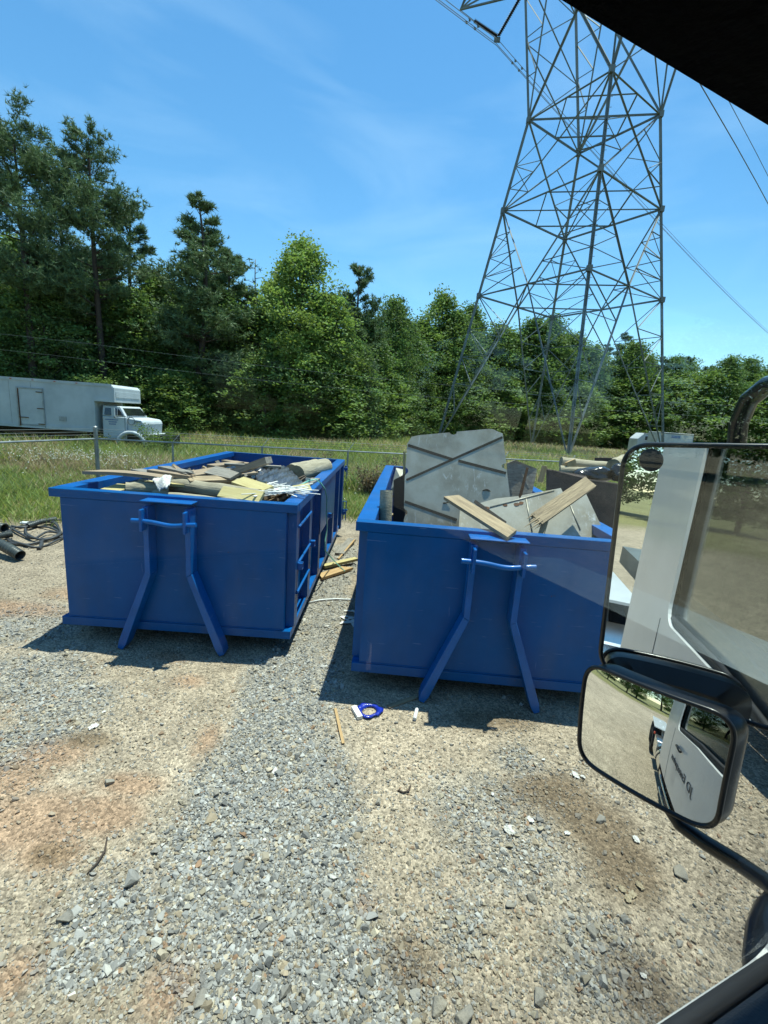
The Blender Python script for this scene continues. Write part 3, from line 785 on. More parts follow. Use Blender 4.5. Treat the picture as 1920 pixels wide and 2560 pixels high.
# trees that merge into the wood
rt = random.Random(4)
def wood_zone(px):
    return ('behind the white box truck' if px < 300 else 'under the descending pine row' if px < 640 else 'around the bright green pointed tree' if px < 900 else 'left of the pylon' if px < 1150 else 'seen through the pylon base' if px < 1600 else 'beyond the wing mirror')
fill = [(-60, 640, 34), (40, 600, 38), (95, 700, 33), (160, 640, 41), (215, 690, 36), (280, 640, 44), (330, 720, 37), (395, 690, 41), (440, 760, 36), (500, 720, 44),
        (560, 740, 39), (615, 770, 44), (660, 790, 40), (700, 700, 47), (820, 740, 41), (870, 770, 43), (920, 790, 50), (960, 800, 44), (1015, 810, 45), (1060, 790, 51),
        (1140, 800, 47), (1220, 830, 54), (1270, 840, 60), (1320, 830, 58), (1440, 850, 66), (1490, 870, 72), (1590, 868, 84), (1640, 892, 80), (1690, 902, 88), (1775, 915, 86),
        (1880, 905, 82), (1930, 935, 74), (1980, 900, 80), (1500, 870, 95), (1620, 880, 100), (1780, 905, 104), (1340, 800, 80), (1250, 800, 70), (1420, 830, 90)]
for k, (px, top, Y) in enumerate(fill):
    Y = max(Y, float(np.interp(px, [900, 960, 1080, 1250, 1450, 1700], [0, 58, 72, 82, 88, 90])))
    pr = (B_DARK, B_LIGHT, B_OAK, P_MID, B_DARK, P_MID2)[k % 6]
    lab = ('dark pine merging into the dense wood ' if pr in (P_MID, P_MID2) else 'leafy tree merging into the dense wood ') + wood_zone(px)
    place_tree(pr, px, top + rt.uniform(-12, 12), Y + rt.uniform(-1.5, 1.5), rt.uniform(0, 6.28), lab, group='trees of the wood ' + wood_zone(px), wide=rt.uniform(1.15, 1.45))
for k in range(44):
    px = -40 + k * 46 + rt.uniform(-20, 20)
    Y = np.interp(px, [0, 400, 860, 1060, 1400, 1700, 1950], [29, 33, 37, 66, 80, 86, 80]) + rt.uniform(-1, 4)
    place_tree(B_SHRUB, px, rt.uniform(880, 990) if px < 950 else rt.uniform(935, 1000), Y, rt.uniform(0, 6.28), 'low understory tree at the front of the wood ' + wood_zone(px), 'tree', 'understory trees ' + wood_zone(px), wide=rt.uniform(1.2, 2.0))
# more wood behind, so that no daylight shows under the crowns
for k in range(26):
    px = -120 + k * 84 + rt.uniform(-20, 20)
    Y = np.interp(px, [0, 400, 800, 1100, 1400, 1700, 1950], [44, 50, 60, 90, 105, 120, 120]) + rt.uniform(-2, 5)
    top = np.interp(px, [0, 300, 600, 900, 1200, 1500, 1950], [660, 700, 790, 830, 860, 890, 950]) + rt.uniform(-20, 20)
    place_tree((B_DARK, B_OAK, B_LIGHT)[k % 3], px, top, Y, rt.uniform(0, 6.28), 'tree of the back rows deep in the wood ' + wood_zone(px), group='back row trees ' + wood_zone(px), wide=rt.uniform(1.3, 1.6))

# woods on the other sides of the yard, seen only in the mirrors and in the window reflections
for k in range(30):
    a = math.radians(62 + k * 8.2 + rt.uniform(-3, 3)); dd = rt.uniform(38, 52) if k > 3 else rt.uniform(60, 70)
    o = copy_tree((B_OAK, B_DARK, P_MID, B_LIGHT)[k % 4]); o.location = (dd * math.sin(a), dd * math.cos(a), 0); o.rotation_euler = (0, 0, rt.uniform(0, 6)); q = rt.uniform(0.75, 1.05); o.scale = (q * 1.3, q * 1.3, q)
    tag(o, 'tree of the woods around the yard, seen only in mirror and window reflections', 'tree', 'trees around the yard')

# dead snag
sn = MB(); rr = np.random.default_rng(8); tip = at_y(646, 650, 41)
pts = [np.array([0.25 * math.sin(t * 5), 0.1 * math.cos(t * 4), tip[2] * t]) for t in np.linspace(0, 1, 12)]
sn.tube(pts, [0.17 * (1 - t) + 0.03 for t in np.linspace(0, 1, 12)], 7)
snag = empty('dead_tree', (tip[0], 41, 0))
sn.build('trunk', M_SNAG, snag, smooth=True)
for k in range(16):
    t = 0.55 + 0.43 * k / 16; q = np.array([0.25 * math.sin(t * 5), 0.1 * math.cos(t * 4), tip[2] * t]); a = rr.random() * 6.28; l = 0.25 + 0.6 * rr.random()
    MB().tube([q, q + np.array([math.cos(a) * l, math.sin(a) * l, 0.1 + 0.2 * rr.random()])], [0.035, 0.012], 5).build('branch', M_SNAG, snag)
tag(snag, 'bare dead trunk with short broken branches rising out of the wood', 'tree')

# scrubby bushes along the fence
def bush(name, x, y, h, r, hue, label, n=1500, stems=14, leaf=0.035):
    rng = np.random.default_rng(int(abs(x * 100)) + 3)
    root = empty(name, (x, y, float(ground_z(np.array([x]), np.array([y]))[0]) - 0.02)); mb = MB(); P = []
    for s in range(stems):
        a = rng.random() * 6.28; e = np.array([math.cos(a) * r * rng.random() ** 0.5, math.sin(a) * r * rng.random() ** 0.5, h * (0.6 + 0.4 * rng.random())])
        mb.tube([np.array([0.05 * math.cos(a), 0.05 * math.sin(a), 0]), e * np.array([0.55, 0.55, 0.5]), e], [0.012, 0.009, 0.004], 4, caps=False)
        for k in range(n // stems):
            t = 0.25 + 0.78 * rng.random(); P.append(e * np.array([t, t, t]) + rng.normal(size=3) * 0.09)
    mb.build('stems', M_SNAG, root)
    P = np.array(P); V, Q = quads_cloud(P, np.full(len(P), leaf), rng)
    C = np.array(hue)[None] * (0.6 + 0.8 * rng.random((len(P), 1)))
    mesh_np('foliage', V, Q, M_LEAF, np.repeat(C, 4, 0), root, quads=True)
    tag(root, label, 'bush')
bush('bush', -0.55, 14.1, 1.0, 0.55, (0.15, 0.115, 0.06), 'brownish dry bush behind the gap between the two blue dumpsters')
bush('bush', -1.9, 13.6, 0.85, 0.5, (0.10, 0.14, 0.04), 'green bush by the fence post beyond the corner of the full log dumpster', 1300)
bush('bush', 0.15, 16.2, 1.55, 0.3, (0.10, 0.075, 0.05), 'tall thin dry weed stalk standing behind the fence left of the big metal plate', 420, 6, 0.03)
bush('bush', -2.3, 16.4, 1.25, 0.5, (0.09, 0.065, 0.045), 'dark withered weed clump just beyond the fence rail', 420, 8, 0.03)
bush('bush', -9.9, 19.6, 1.5, 1.1, (0.12, 0.19, 0.04), 'green bush growing up against the front of the white box truck', 2200)
bush('bush', -13.0, 19.6, 0.95, 0.9, (0.12, 0.15, 0.05), 'low weeds growing over the front wheel of the white box truck', 1500)
# ------------------------------------------------------------------ transmission tower
TX, TY, TROT, TR0, TK = 19.05, 54.99, -0.1775, 13.19, -0.1888
TZ = {0: 0.0, 3: 17.32, 2: 26.26, 1: 35.05}
M_TOWER = mat('weathered_galvanised_angle', (0.155, 0.185, 0.19), 0.6, 0.1, c2=(0.11, 0.132, 0.136), scale=0.7)
pylon = empty('transmission_tower', (TX, TY, 0))
tag(pylon, 'tall galvanised lattice power pylon standing in the field behind the fence', 'pylon')
def tn(c, z):
    i = 'FRBL'.index(c); a = TROT + i * math.pi / 2; r = TR0 + TK * z
    return np.array([r * math.sin(a), -r * math.cos(a), z])
def member(name, a, b, w, th=None):
    d = (np.asarray(a) + np.asarray(b)) / 2; d = np.array([d[0], d[1], 0.0])
    if np.linalg.norm(d) < 0.3: d = np.array([0.3, 1, 0.2])
    return MB().angle(a, b, w, th or max(0.03, w * 0.22), up=d).build(name, M_TOWER, pylon)
lerp = lambda a, b, t: np.asarray(a) * (1 - t) + np.asarray(b) * t
for c in 'FRBL':
    member('leg', tn(c, -0.3), tn(c, TZ[1]), 0.28)
    MB().box(-0.55, 0.55, -0.55, 0.55, -0.4, 0.35).build('footing', M_CONCRETE, pylon).location = tn(c, 0)
    for z in (TZ[3], TZ[2], TZ[1]):
        q = tn(c, z); MB().box(q[0] - 0.22, q[0] + 0.22, q[1] - 0.22, q[1] + 0.22, z - 0.28, z + 0.28).build('gusset_plate', M_TOWER, pylon)
# climbing pegs on the nearest leg
for k in range(30):
    q = tn('F', 7 + k * 0.95); MB().bar(q, q + np.array([0.32, -0.1, 0]), 0.03, 0.03).build('climbing_peg', M_STEEL, pylon)
for A_, B_ in ('FR', 'RB', 'BL', 'LF'):
    a0, b0, a3, b3, a2, b2, a1, b1 = (tn(c, TZ[k]) for k in (0, 3, 2, 1) for c in (A_, B_))
    m3, m2, m1 = (a3 + b3) / 2, (a2 + b2) / 2, (a1 + b1) / 2
    for p_, q_ in ((a3, b3), (a2, b2), (a1, b1)): member('horizontal_brace', p_, q_, 0.17)
    for c0, c3, c2_, c1_, o1 in ((a0, a3, a2, a1, b1), (b0, b3, b2, b1, a1)):
        member('diagonal_brace', c0, m3, 0.15)
        member('diagonal_brace', m3, c2_, 0.16)
        member('diagonal_brace', c2_, o1, 0.14)
        # redundant members between leg and diagonal
        fr = (0.22, 0.42, 0.60, 0.78)
        for i, t in enumerate(fr):
            member('stay', lerp(c0, c3, t), lerp(c0, m3, t), 0.075)
            if i + 1 < len(fr): member('stay', lerp(c0, m3, t), lerp(c0, c3, fr[i + 1]), 0.075)
        member('stay', lerp(c0, m3, fr[-1]), c3, 0.09)
        fr = (0.30, 0.55, 0.78)
        for i, t in enumerate(fr):
            member('stay', lerp(c2_, c3, t), lerp(c2_, m3, t), 0.075)
            member('stay', lerp(c2_, m3, t), lerp(c2_, c3, fr[i + 1]) if i + 1 < 3 else c3, 0.075)
        x = lerp(c2_, o1, 0.54)
        member('stay', lerp(c2_, c1_, 0.5), lerp(c2_, o1, 0.32), 0.075)
        member('stay', lerp(c2_, c1_, 0.5), lerp(c1_, (b2 if c1_ is a1 else a2), 0.30), 0.075)
        member('stay', lerp(c2_, c1_, 0.25), lerp(c2_, o1, 0.32), 0.09)
    nb = {'FR': 'RB', 'RB': 'BL', 'BL': 'LF', 'LF': 'FR'}[A_ + B_]
    n3 = (tn(nb[0], TZ[3]) + tn(nb[1], TZ[3])) / 2; n2_ = (tn(nb[0], TZ[2]) + tn(nb[1], TZ[2])) / 2; n1_ = (tn(nb[0], TZ[1]) + tn(nb[1], TZ[1])) / 2
    member('plan_brace', m3, n3, 0.13); member('plan_brace', m2, n2_, 0.12); member('plan_brace', m1, n1_, 0.12)
for z in (TZ[1], TZ[2]):
    member('plan_brace', tn('L', z), tn('R', z), 0.2 if z == TZ[1] else 0.12); member('plan_brace', tn('F', z), tn('B', z), 0.16 if z == TZ[1] else 0.12)
# the head: two lattice columns leaning outwards above the waist
OUT = (tn('B', 30) + tn('L', 30)); OUT[2] = 0; OUT /= np.linalg.norm(OUT)
for c, o in (('L', OUT), ('B', OUT), ('F', -OUT), ('R', -OUT)):
    w0 = tn(c, TZ[1]); H = 22.0
    po = w0 + o * 4.4 + np.array([0, 0, H]); pi = w0 * np.array([1, 1, 1]) - o * 1.0 + np.array([0, 0, H])
    member('column_leg', w0, po, 0.24); member('column_leg', w0, pi, 0.16)
    prev = None
    for i, t in enumerate((0.2, 0.38, 0.56, 0.74, 0.9)):
        x, y = lerp(w0, po, t), lerp(w0, pi, t); member('column_stay', x, y, 0.09)
        if prev is not None: member('column_stay', prev, x, 0.09)
        prev = y
for p_, q_, o in (('L', 'B', OUT), ('F', 'R', -OUT)):
    a, b = tn(p_, TZ[1]), tn(q_, TZ[1]); ta, tb = a + o * 4.4 + np.array([0, 0, 22]), b + o * 4.4 + np.array([0, 0, 22]); ia, ib = a - o + np.array([0, 0, 22]), b - o + np.array([0, 0, 22])
    for t0, t1 in ((0, 0.35), (0.35, 0.7), (0.7, 1)):
        for u, v, uu, vv in ((a, b, ta, tb),):
            member('cross_brace', lerp(u, uu, t0), lerp(v, vv, t1), 0.10); member('cross_brace', lerp(v, vv, t0), lerp(u, uu, t1), 0.10)
            member('cross_brace', lerp(u, uu, t1), lerp(v, vv, t1), 0.10)
# bridge between the columns and the crossarms
zt = TZ[1] + 22
for u, v in (('L', 'F'), ('B', 'R')):
    member('bridge_chord', tn(u, TZ[1]) * [1, 1, 0] + OUT * 4.4 + [0, 0, zt], tn(v, TZ[1]) * [1, 1, 0] - OUT * 4.4 + [0, 0, zt], 0.26)
    member('bridge_chord', tn(u, TZ[1]) * [1, 1, 0] + OUT * 4.4 + [0, 0, zt], tn(v, TZ[1]), 0.2)
    member('bridge_chord', tn(v, TZ[1]) * [1, 1, 0] - OUT * 4.4 + [0, 0, zt], tn(u, TZ[1]), 0.2)
tipL = at_y(1150, 24, 62) - np.array([TX, TY, 0])
for c in 'LB':
    q = tn(c, TZ[1]) * np.array([1, 1, 0]) + OUT * 4.4 + np.array([0, 0, zt])
    member('crossarm', q + [0, 0, 1.0], tipL, 0.16); member('crossarm', q + [0, 0, 6.0], tipL, 0.16); member('crossarm_stay', lerp(q + [0, 0, 1.0], tipL, 0.5), lerp(q + [0, 0, 6.0], tipL, 0.5), 0.1)
# insulator strings hung in a V from the crossarm
def insulator(a, b, name='insulator_string', parent=None):
    a, b = np.asarray(a), np.asarray(b); n = 46; pts = []; rs_ = []
    for i in range(n):
        pts.append(lerp(a, b, i / (n - 1))); rs_.append(0.24 if i % 2 else 0.10)
    return MB().tube(pts, rs_, 8).build(name, M_INSUL, pylon)
W0 = at_y(1243, 97, 62) - np.array([TX, TY, 0])
insulator(lerp(tipL, W0, 0.38), W0 + [0, 0, 0.25]); MB().tube([tipL, lerp(tipL, W0, 0.4)], 0.03, 5).build('link_rod', M_STEEL, pylon)
V2 = at_y(1305, -14, 60) - np.array([TX, TY, 0])
insulator(V2, W0 + [0.1, 0, 0.25])
member('crossarm', V2, tipL, 0.16)
MB().bar(W0 + [-0.35, 0, -0.1], W0 + [0.35, 0, -0.1], 0.12, 0.5).build('yoke_plate', M_STEEL, pylon)

# ------------------------------------------------------------------ conductors
AZ = math.radians(50); AD = np.array([math.sin(AZ), math.cos(AZ), 0]); AS = np.array([AD[1], -AD[0], 0])
def conductor(P0, fwd, back, r, name, label, s0=-75, s1=420):
    pts = []
    for s in list(np.linspace(s0, 0, 14)) + list(np.linspace(12, s1, 30)):
        z = (fwd[0] * s + fwd[1] * s * s) if s > 0 else (back[0] * abs(s) + back[1] * s * s)
        pts.append(np.asarray(P0) + AD * s + np.array([0, 0, z]))
    c = np.asarray(P0)
    o = MB().tube([q - c for q in pts], r, 6).build(name, M_WIRE, None, smooth=True); o.location = c
    tag(o, label, 'power line', 'conductors strung from the pylon')
    return o
W0w = W0 + np.array([TX, TY, 0])
for (dx, dz), nm in (((-0.22, 0.0), 'left upper'), ((0.22, 0.0), 'right upper'), ((0, -0.4), 'lower')):
    conductor(W0w + AS * dx + np.array([0, 0, dz - 0.25]), (-0.085, 0.00021), (-0.10, 0.0007), 0.032, 'power_conductor',
              'thin overhead conductor of the bundle hung from the V insulator', -75)
# stockbridge dampers
for s in (-5, -3.6, 3.4, 4.8):
    for dx in (-0.22, 0.22):
        q = W0w + AS * dx + AD * s + np.array([0, 0, -0.35 + (-0.085 * s if s > 0 else -0.10 * -s)])
        mb = MB().bar(q - AD * 0.25, q + AD * 0.25, 0.03, 0.03); mb.box(q[0] - 0.09, q[0] + 0.09, q[1] - 0.09, q[1] + 0.09, q[2] - 0.1, q[2] + 0.06)
        mb.tube([q + [0, 0, 0], q + [0, 0, 0.12]], 0.02, 5)
        o = mb.build('line_damper', M_STEEL, None, center=True); tag(o, 'small damper weight clipped on the conductor near the V insulator', 'line damper', 'dampers on the conductors')
R0 = at_y(1743, 197, 44)
conductor(R0, (-0.018, -0.0006), (0.02, 0.0), 0.045, 'power_conductor', 'thicker conductor of the pair running down past the cab roof edge', -30, 260)
R1 = at_y(1806, 222, 46)
conductor(R1, (-0.020, -0.00055), (0.02, 0.0), 0.03, 'power_conductor', 'thinner outer conductor of the pair running down past the cab roof edge', -30, 260)
for a, b, lb in (((60, 879), (1920, 1050), 'lower thin service wire crossing in front of the wood'), ((145, 849), (1920, 1020), 'upper thin service wire crossing in front of the wood')):
    pa, pb = at_y(*a, 27), at_y(*b, 27); d = pb - pa; pts = []
    for t in np.linspace(-0.6, 1.5, 24): pts.append(pa + d * t - np.array([0, 0, 0.9 * math.sin(math.pi * max(0, min(1, t)))]) * 0.5)
    o = MB().tube(pts, 0.006, 5).build('service_wire', M_STEEL, None, smooth=True); tag(o, lb, 'wire', 'service wires before the wood')

# ------------------------------------------------------------------ chain-link fence
FH = 1.35
CORNER = at_z(240, 1097, FH); CORNER[2] = 0
P870 = at_z(870, 1128, FH); P870[2] = 0
fd = (P870 - CORNER); fl = np.linalg.norm(fd); fd /= fl
FAR_END = CORNER + fd * 34
LEFT_END = at_z(0, 1106, FH); LEFT_END[2] = 0
ld = LEFT_END - CORNER; ld /= np.linalg.norm(ld); LEFT_END = CORNER + ld * 9
fence = empty('chain_link_fence', CORNER)
tag(fence, 'low chain-link fence with steel posts and top rail between yard and field', 'fence')
def gz(p): return float(ground_z(np.array([p[0]]), np.array([p[1]]))[0])
def fence_part(name, mb, m=M_POST): 
    mb.v = [tuple(np.array(v) - CORNER) for v in mb.v]; return mb.build(name, m, fence, smooth=True, angle=40)
fence_part('corner_post', MB().tube([CORNER + [0, 0, -0.1], CORNER + [0, 0, FH + 0.33]], 0.055, 10))
fence_part('post_cap', MB().tube([CORNER + [0, 0, FH + 0.33], CORNER + [0, 0, FH + 0.36]], [0.06, 0.03], 10))
ext = [(at_z(px, py, FH)) for px, py in ((440, 1103), (655, 1115), (870, 1128))]
ts = [float((q[:2] - CORNER[:2]) @ fd[:2]) for q in ext]
while ts[-1] < 33: ts.append(ts[-1] + 2.9)
for t in ts:
    q = CORNER + fd * t
    fence_part('post', MB().tube([q + [0, 0, -0.1], q + [0, 0, FH + 0.02]], 0.03, 8))
    fence_part('barb_arm', MB().bar(q + [0, 0, FH], q + np.array([0.16, 0.14, FH + 0.26]), 0.025, 0.012))
for t in (3.0, 6.0, 9.0):
    q = CORNER + ld * t
    fence_part('post', MB().tube([q + [0, 0, -0.1], q + [0, 0, FH + 0.02]], 0.03, 8))
    fence_part('barb_arm', MB().bar(q + [0, 0, FH], q + np.array([-0.10, 0.18, FH + 0.26]), 0.025, 0.012))
fence_part('top_rail', MB().tube([CORNER + [0, 0, FH], FAR_END + [0, 0, FH]], 0.024, 8))
fence_part('top_rail', MB().tube([CORNER + [0, 0, FH], LEFT_END + [0, 0, FH]], 0.024, 8))
for k in range(3):
    dz = FH + 0.10 + 0.08 * k; o = 0.055 + 0.05 * k
    fence_part('barbed_wire', MB().tube([CORNER + [0, 0, dz + 0.02], FAR_END + np.array([o, o, dz])], 0.0045, 4), M_STEEL)
    fence_part('barbed_wire', MB().tube([CORNER + [0, 0, dz + 0.02], LEFT_END + np.array([-o * 0.6, o, dz])], 0.0045, 4), M_STEEL)
for d_, ln in ((fd, 24.0), (ld, 9.0)):
    mb = MB(); s = 0.075; n_ = int((ln + FH) / s)
    for k in range(n_):
        for sg in (1, -1):
            x0 = k * s - (FH if sg > 0 else 0); a = np.array([x0, 0.06]); b = np.array([x0 + FH, FH]) if sg > 0 else np.array([x0 - FH, FH])
            lo, hi = 0.0, ln
            t0, t1 = 0.0, 1.0; dx = b[0] - a[0]
            for bound, sign in ((lo, 1), (hi, -1)):
                ta = (bound - a[0]) / dx
                if sign * dx > 0: t0 = max(t0, ta)
                else: t1 = min(t1, ta)
            if t1 - t0 < 0.02: continue
            p0 = a + (b - a) * t0; p1 = a + (b - a) * t1
            mb.tube([CORNER + d_ * p0[0] + [0, 0, p0[1]], CORNER + d_ * p1[0] + [0, 0, p1[1]]], 0.0016, 3, caps=False)
    o = fence_part('chain_link_mesh', mb, M_STEEL); o['kind'] = 'stuff'

# ------------------------------------------------------------------ white box truck by the wood
TYB = 20.6
M_TRIM = mat('dull_aluminium_trim', (0.40, 0.43, 0.44), 0.5, 0.2, c2=(0.28, 0.30, 0.31), scale=4)
bt = empty('box_truck', (-14.3, TYB, 0), 0.05); tag(bt, 'old white moving truck with long box body parked at the edge of the wood', 'truck')
def bpx(px, py): q = at_y(px, py, TYB); return np.array([q[0] + 14, 0, q[2]])
zb, ztop = bpx(185, 1074)[2], bpx(300, 963)[2]; xb = bpx(253, 1040)[0]; xa = bpx(300, 1000)[0]; xr = -8.0; DW = 2.4
za = bpx(300, 1007)[2]
MB().prism([(xr, 0, zb), (xb, 0, zb), (xb, 0, za), (xa, 0, za), (xa, 0, ztop - 0.12), (xa - 0.12, 0, ztop), (xr, 0, ztop)], (0, DW, 0)).build('cargo_box', M_TRUCKWHITE, bt, bevel=0.02)
MB().box(xr - 0.01, xa - 0.1, -0.03, 0, ztop - 0.10, ztop + 0.02).build('roof_rail', M_TRUCKWHITE, bt)
MB().box(xr - 0.01, xb - 0.01, -0.03, -0.002, zb - 0.04, zb + 0.12).build('bottom_rail', M_TRUCKWHITE, bt)
MB().box(xb, xa + 0.01, -0.03, -0.002, za, za + 0.14).build('overhang_rail', M_TRUCKWHITE, bt)
MB().box(xa - 0.16, xa + 0.015, -0.025, -0.002, za + 0.15, ztop - 0.14).build('corner_post', M_TRUCKWHITE, bt)
MB().box(xb - 0.09, xb + 0.015, -0.03, -0.004, zb + 0.13, za - 0.01).build('corner_post', M_TRUCKWHITE, bt)
MB().box(xa + 0.002, xa + 0.02, 0.12, DW - 0.12, za + 0.22, ztop - 0.3).build('front_panel', M_TRUCKWHITE, bt)
for k in range(7):
    x = xr + 0.4 + k * 0.95
    if x < xb - 0.2: MB().box(x, x + 0.012, -0.006, 0.0, zb + 0.12, ztop - 0.1).build('side_seam', M_TRIM, bt)
for k in range(9): MB().box(xr + 0.5 + k * 0.95, xr + 0.58 + k * 0.95, -0.045, -0.031, ztop - 0.06, ztop - 0.03).build('marker_light', M_AMBER, bt)
for k in range(40):
    x = xr + 0.1 + k * 0.19
    if x < xb - 0.1: MB().box(x, x + 0.016, -0.036, -0.0305, zb + 0.04, zb + 0.056).build('rivet', M_TRIM, bt)
MB().box(xr, xb - 0.3, -0.02, 0.0, zb - 0.28, zb - 0.20).build('side_guard', M_RUST, bt)
d0, d1 = bpx(72, 1040)[0], bpx(130, 1040)[0]; dz1 = bpx(100, 974)[2]; dz0 = bpx(100, 1066)[2]
door = MB().box(d0, d1, -0.03, -0.004, dz0, dz1).build('side_door', M_TRUCKWHITE, bt)
for a in ((d0 - 0.06, d0, dz0 - 0.04, dz1 + 0.06), (d1, d1 + 0.05, dz0 - 0.04, dz1 + 0.06)): MB().box(a[0], a[1], -0.05, -0.003, a[2], a[3]).build('door_frame', M_TRIM, door)
MB().box(d0, d1, -0.05, -0.003, dz1 + 0.002, dz1 + 0.05).build('door_frame', M_TRIM, door)
MB().bar((d0 + 0.03, -0.05, dz0), (d0 + 0.03, -0.05, dz1), 0.03, 0.03).build('lock_rod', M_RUST, door)
for t in (0.06, 0.48, 0.92): MB().box(d1 - 0.26, d1 + 0.04, -0.055, -0.031, dz0 + (dz1 - dz0) * t, dz0 + (dz1 - dz0) * t + 0.035).build('hinge', M_RUST, door)
MB().box(d0, d0 + 0.4, -0.07, -0.032, dz0 + 0.36, dz0 + 0.39).build('door_handle', M_RUST, door)
q = bpx(175, 1048); MB().box(q[0] - 0.16, q[0] + 0.16, -0.02, -0.003, q[2] - 0.1, q[2] + 0.1).build('vent_plate', M_TRIM, bt)
MB().box(xr, xb + 3.0, 0.5, DW - 0.5, 0.45, zb - 0.05).build('chassis', M_BLACK, bt)
# cab and bonnet
cz, cx0 = zb - 0.05, xb + 0.22
roof_z = bpx(310, 1017)[2]; cx1 = bpx(308, 1030)[0]; cxw = bpx(325, 1045)[0]; hood_z0 = bpx(345, 1046)[2]; hx1 = bpx(366, 1060)[0]; hood_z1 = bpx(385, 1053)[2]; hz_bot = bpx(393, 1094)[2]
MB().hexa([(cx0, 0.12, cz - 0.25), (cxw, 0.12, cz - 0.25), (cx0, 2.2, cz - 0.25), (cxw, 2.2, cz - 0.25), (cx0, 0.12, hood_z0), (cxw, 0.12, hood_z0), (cx0, 2.2, hood_z0), (cxw, 2.2, hood_z0)]).build('cab', M_TRUCKWHITE, bt, bevel=0.03)
MB().hexa([(cx0, 0.14, hood_z0 + 0.01), (cxw, 0.14, hood_z0 + 0.01), (cx0, 2.18, hood_z0 + 0.01), (cxw, 2.18, hood_z0 + 0.01), (cx0, 0.24, roof_z), (cx1, 0.24, roof_z), (cx0, 2.08, roof_z), (cx1, 2.08, roof_z)]).build('cab_top', M_TRUCKWHITE, bt, bevel=0.03)
ht = roof_z - hood_z0
MB().prism([(cx0 + 0.12, 0.128, hood_z0 + 0.06), (cxw - 0.42, 0.128, hood_z0 + 0.06), (cxw - 0.42, 0.19, roof_z - 0.1), (cx0 + 0.14, 0.19, roof_z - 0.1)], (0, -0.008, 0.0)).build('side_window', M_DARKGLASS, bt)
MB().prism([(cxw - 0.38, 0.128, hood_z0 + 0.06), (cxw - 0.10, 0.128, hood_z0 + 0.06), (cx1 - 0.06, 0.19, roof_z - 0.1), (cxw - 0.38, 0.19, roof_z - 0.1)], (0, -0.008, 0)).build('quarter_window', M_DARKGLASS, bt)
MB().prism([(cxw + 0.012, 0.26, hood_z0 + 0.08), (cxw + 0.012, 2.06, hood_z0 + 0.08), (cx1 + 0.03, 1.98, roof_z - 0.07), (cx1 + 0.03, 0.34, roof_z - 0.07)], (0.012, 0, 0.004)).build('windscreen', M_DARKGLASS, bt)
MB().prism([(cxw, 0.16, cz - 0.2), (hx1 - 0.05, 0.2, hz_bot), (hx1, 0.25, hood_z1 - 0.15), (hx1 - 0.12, 0.28, hood_z1), (cxw, 0.2, hood_z0)], (0, 1.95, 0)).build('bonnet', M_TRUCKWHITE, bt, bevel=0.05)
fc = np.array([bpx(340, 1080)[0], 0, 0.46])
arch = [(fc[0] + 0.62 * math.cos(t), 0.02, fc[2] + 0.58 * math.sin(t)) for t in np.linspace(0.0, math.pi, 12)]
MB().tube(arch, 0.09, 8).build('wheel_arch', M_TRUCKWHITE, bt, smooth=True)
MB().prism([(fc[0] + 0.55 * math.cos(t), 0.14, fc[2] + 0.52 * math.sin(t)) for t in np.linspace(0.0, 2 * math.pi, 20)[:-1]], (0, 0.015, 0)).build('wheel_well', M_BLACK, bt)
def wheel(parent, x, y, z, r, w, name='wheel', hub=M_TRUCKWHITE, side=-1):
    e = bpy.data.objects.new(name, None); COL.objects.link(e); e.parent = parent; e.location = (x, y, z)
    prof = [(r * 0.58, -w / 2), (r * 0.95, -w / 2), (r, -w * 0.36), (r, w * 0.36), (r * 0.95, w / 2), (r * 0.58, w / 2)]
    def lathe(pr, m, nm):
        mb = MB(); n_ = 24; vs = []; fs = []
        for i in range(n_):
            t = 2 * math.pi * i / n_
            for a, b in pr: vs.append((a * math.cos(t), b, a * math.sin(t)))
        k = len(pr)
        for i in range(n_):
            for j in range(k - 1): fs.append((i * k + j, i * k + j + 1, ((i + 1) % n_) * k + j + 1, ((i + 1) % n_) * k + j))
        return mb.add(vs, fs).build(nm, m, e, smooth=True, angle=35)
    lathe(prof, M_TYRE, 'tyre')
    s = side
    lathe([(r * 0.585, s * w * 0.42), (r * 0.5, s * w * 0.30), (r * 0.42, s * w * 0.12), (r * 0.2, s * w * 0.16), (r * 0.17, s * w * 0.34), (0.01, s * w * 0.36)], hub, 'rim')
    return e
wheel(bt, fc[0], 0.3, 0.46, 0.46, 0.25)
for x in (xr + 1.6, xr + 2.7): wheel(bt, x, 0.35, 0.46, 0.46, 0.25)
q = bpx(337, 1054); MB().tube([(q[0] + 0.16 * math.cos(t), 0.14, q[2] + 0.16 * math.sin(t)) for t in np.linspace(0, 2 * math.pi, 20)[:-1]], 0.018, 6, closed=True).build('air_intake_ring', M_STEEL, bt)
q = bpx(352, 1056); MB().box(q[0] - 0.12, q[0] + 0.12, 0.17, 0.19, q[2] - 0.02, q[2] + 0.02).build('bonnet_badge', M_STEEL, bt)
q = bpx(300, 1030); MB().box(q[0] - 0.07, q[0] + 0.07, -0.14, -0.08, q[2] - 0.22, q[2] + 0.17).build('wing_mirror', M_TRUCKWHITE, bt); MB().bar((q[0], -0.1, q[2] - 0.2), (q[0] - 0.05, 0.14, q[2] - 0.3), 0.025, 0.025).build('mirror_bracket', M_BLACK, bt)
MB().box(cx0 + 0.03, cx0 + 0.04, 0.108, 0.118, cz - 0.15, hood_z0 - 0.02).build('door_seam', M_BLACK, bt)
MB().box(cxw - 0.07, cxw - 0.06, 0.108, 0.118, cz - 0.15, hood_z0 - 0.02).build('door_seam', M_BLACK, bt)
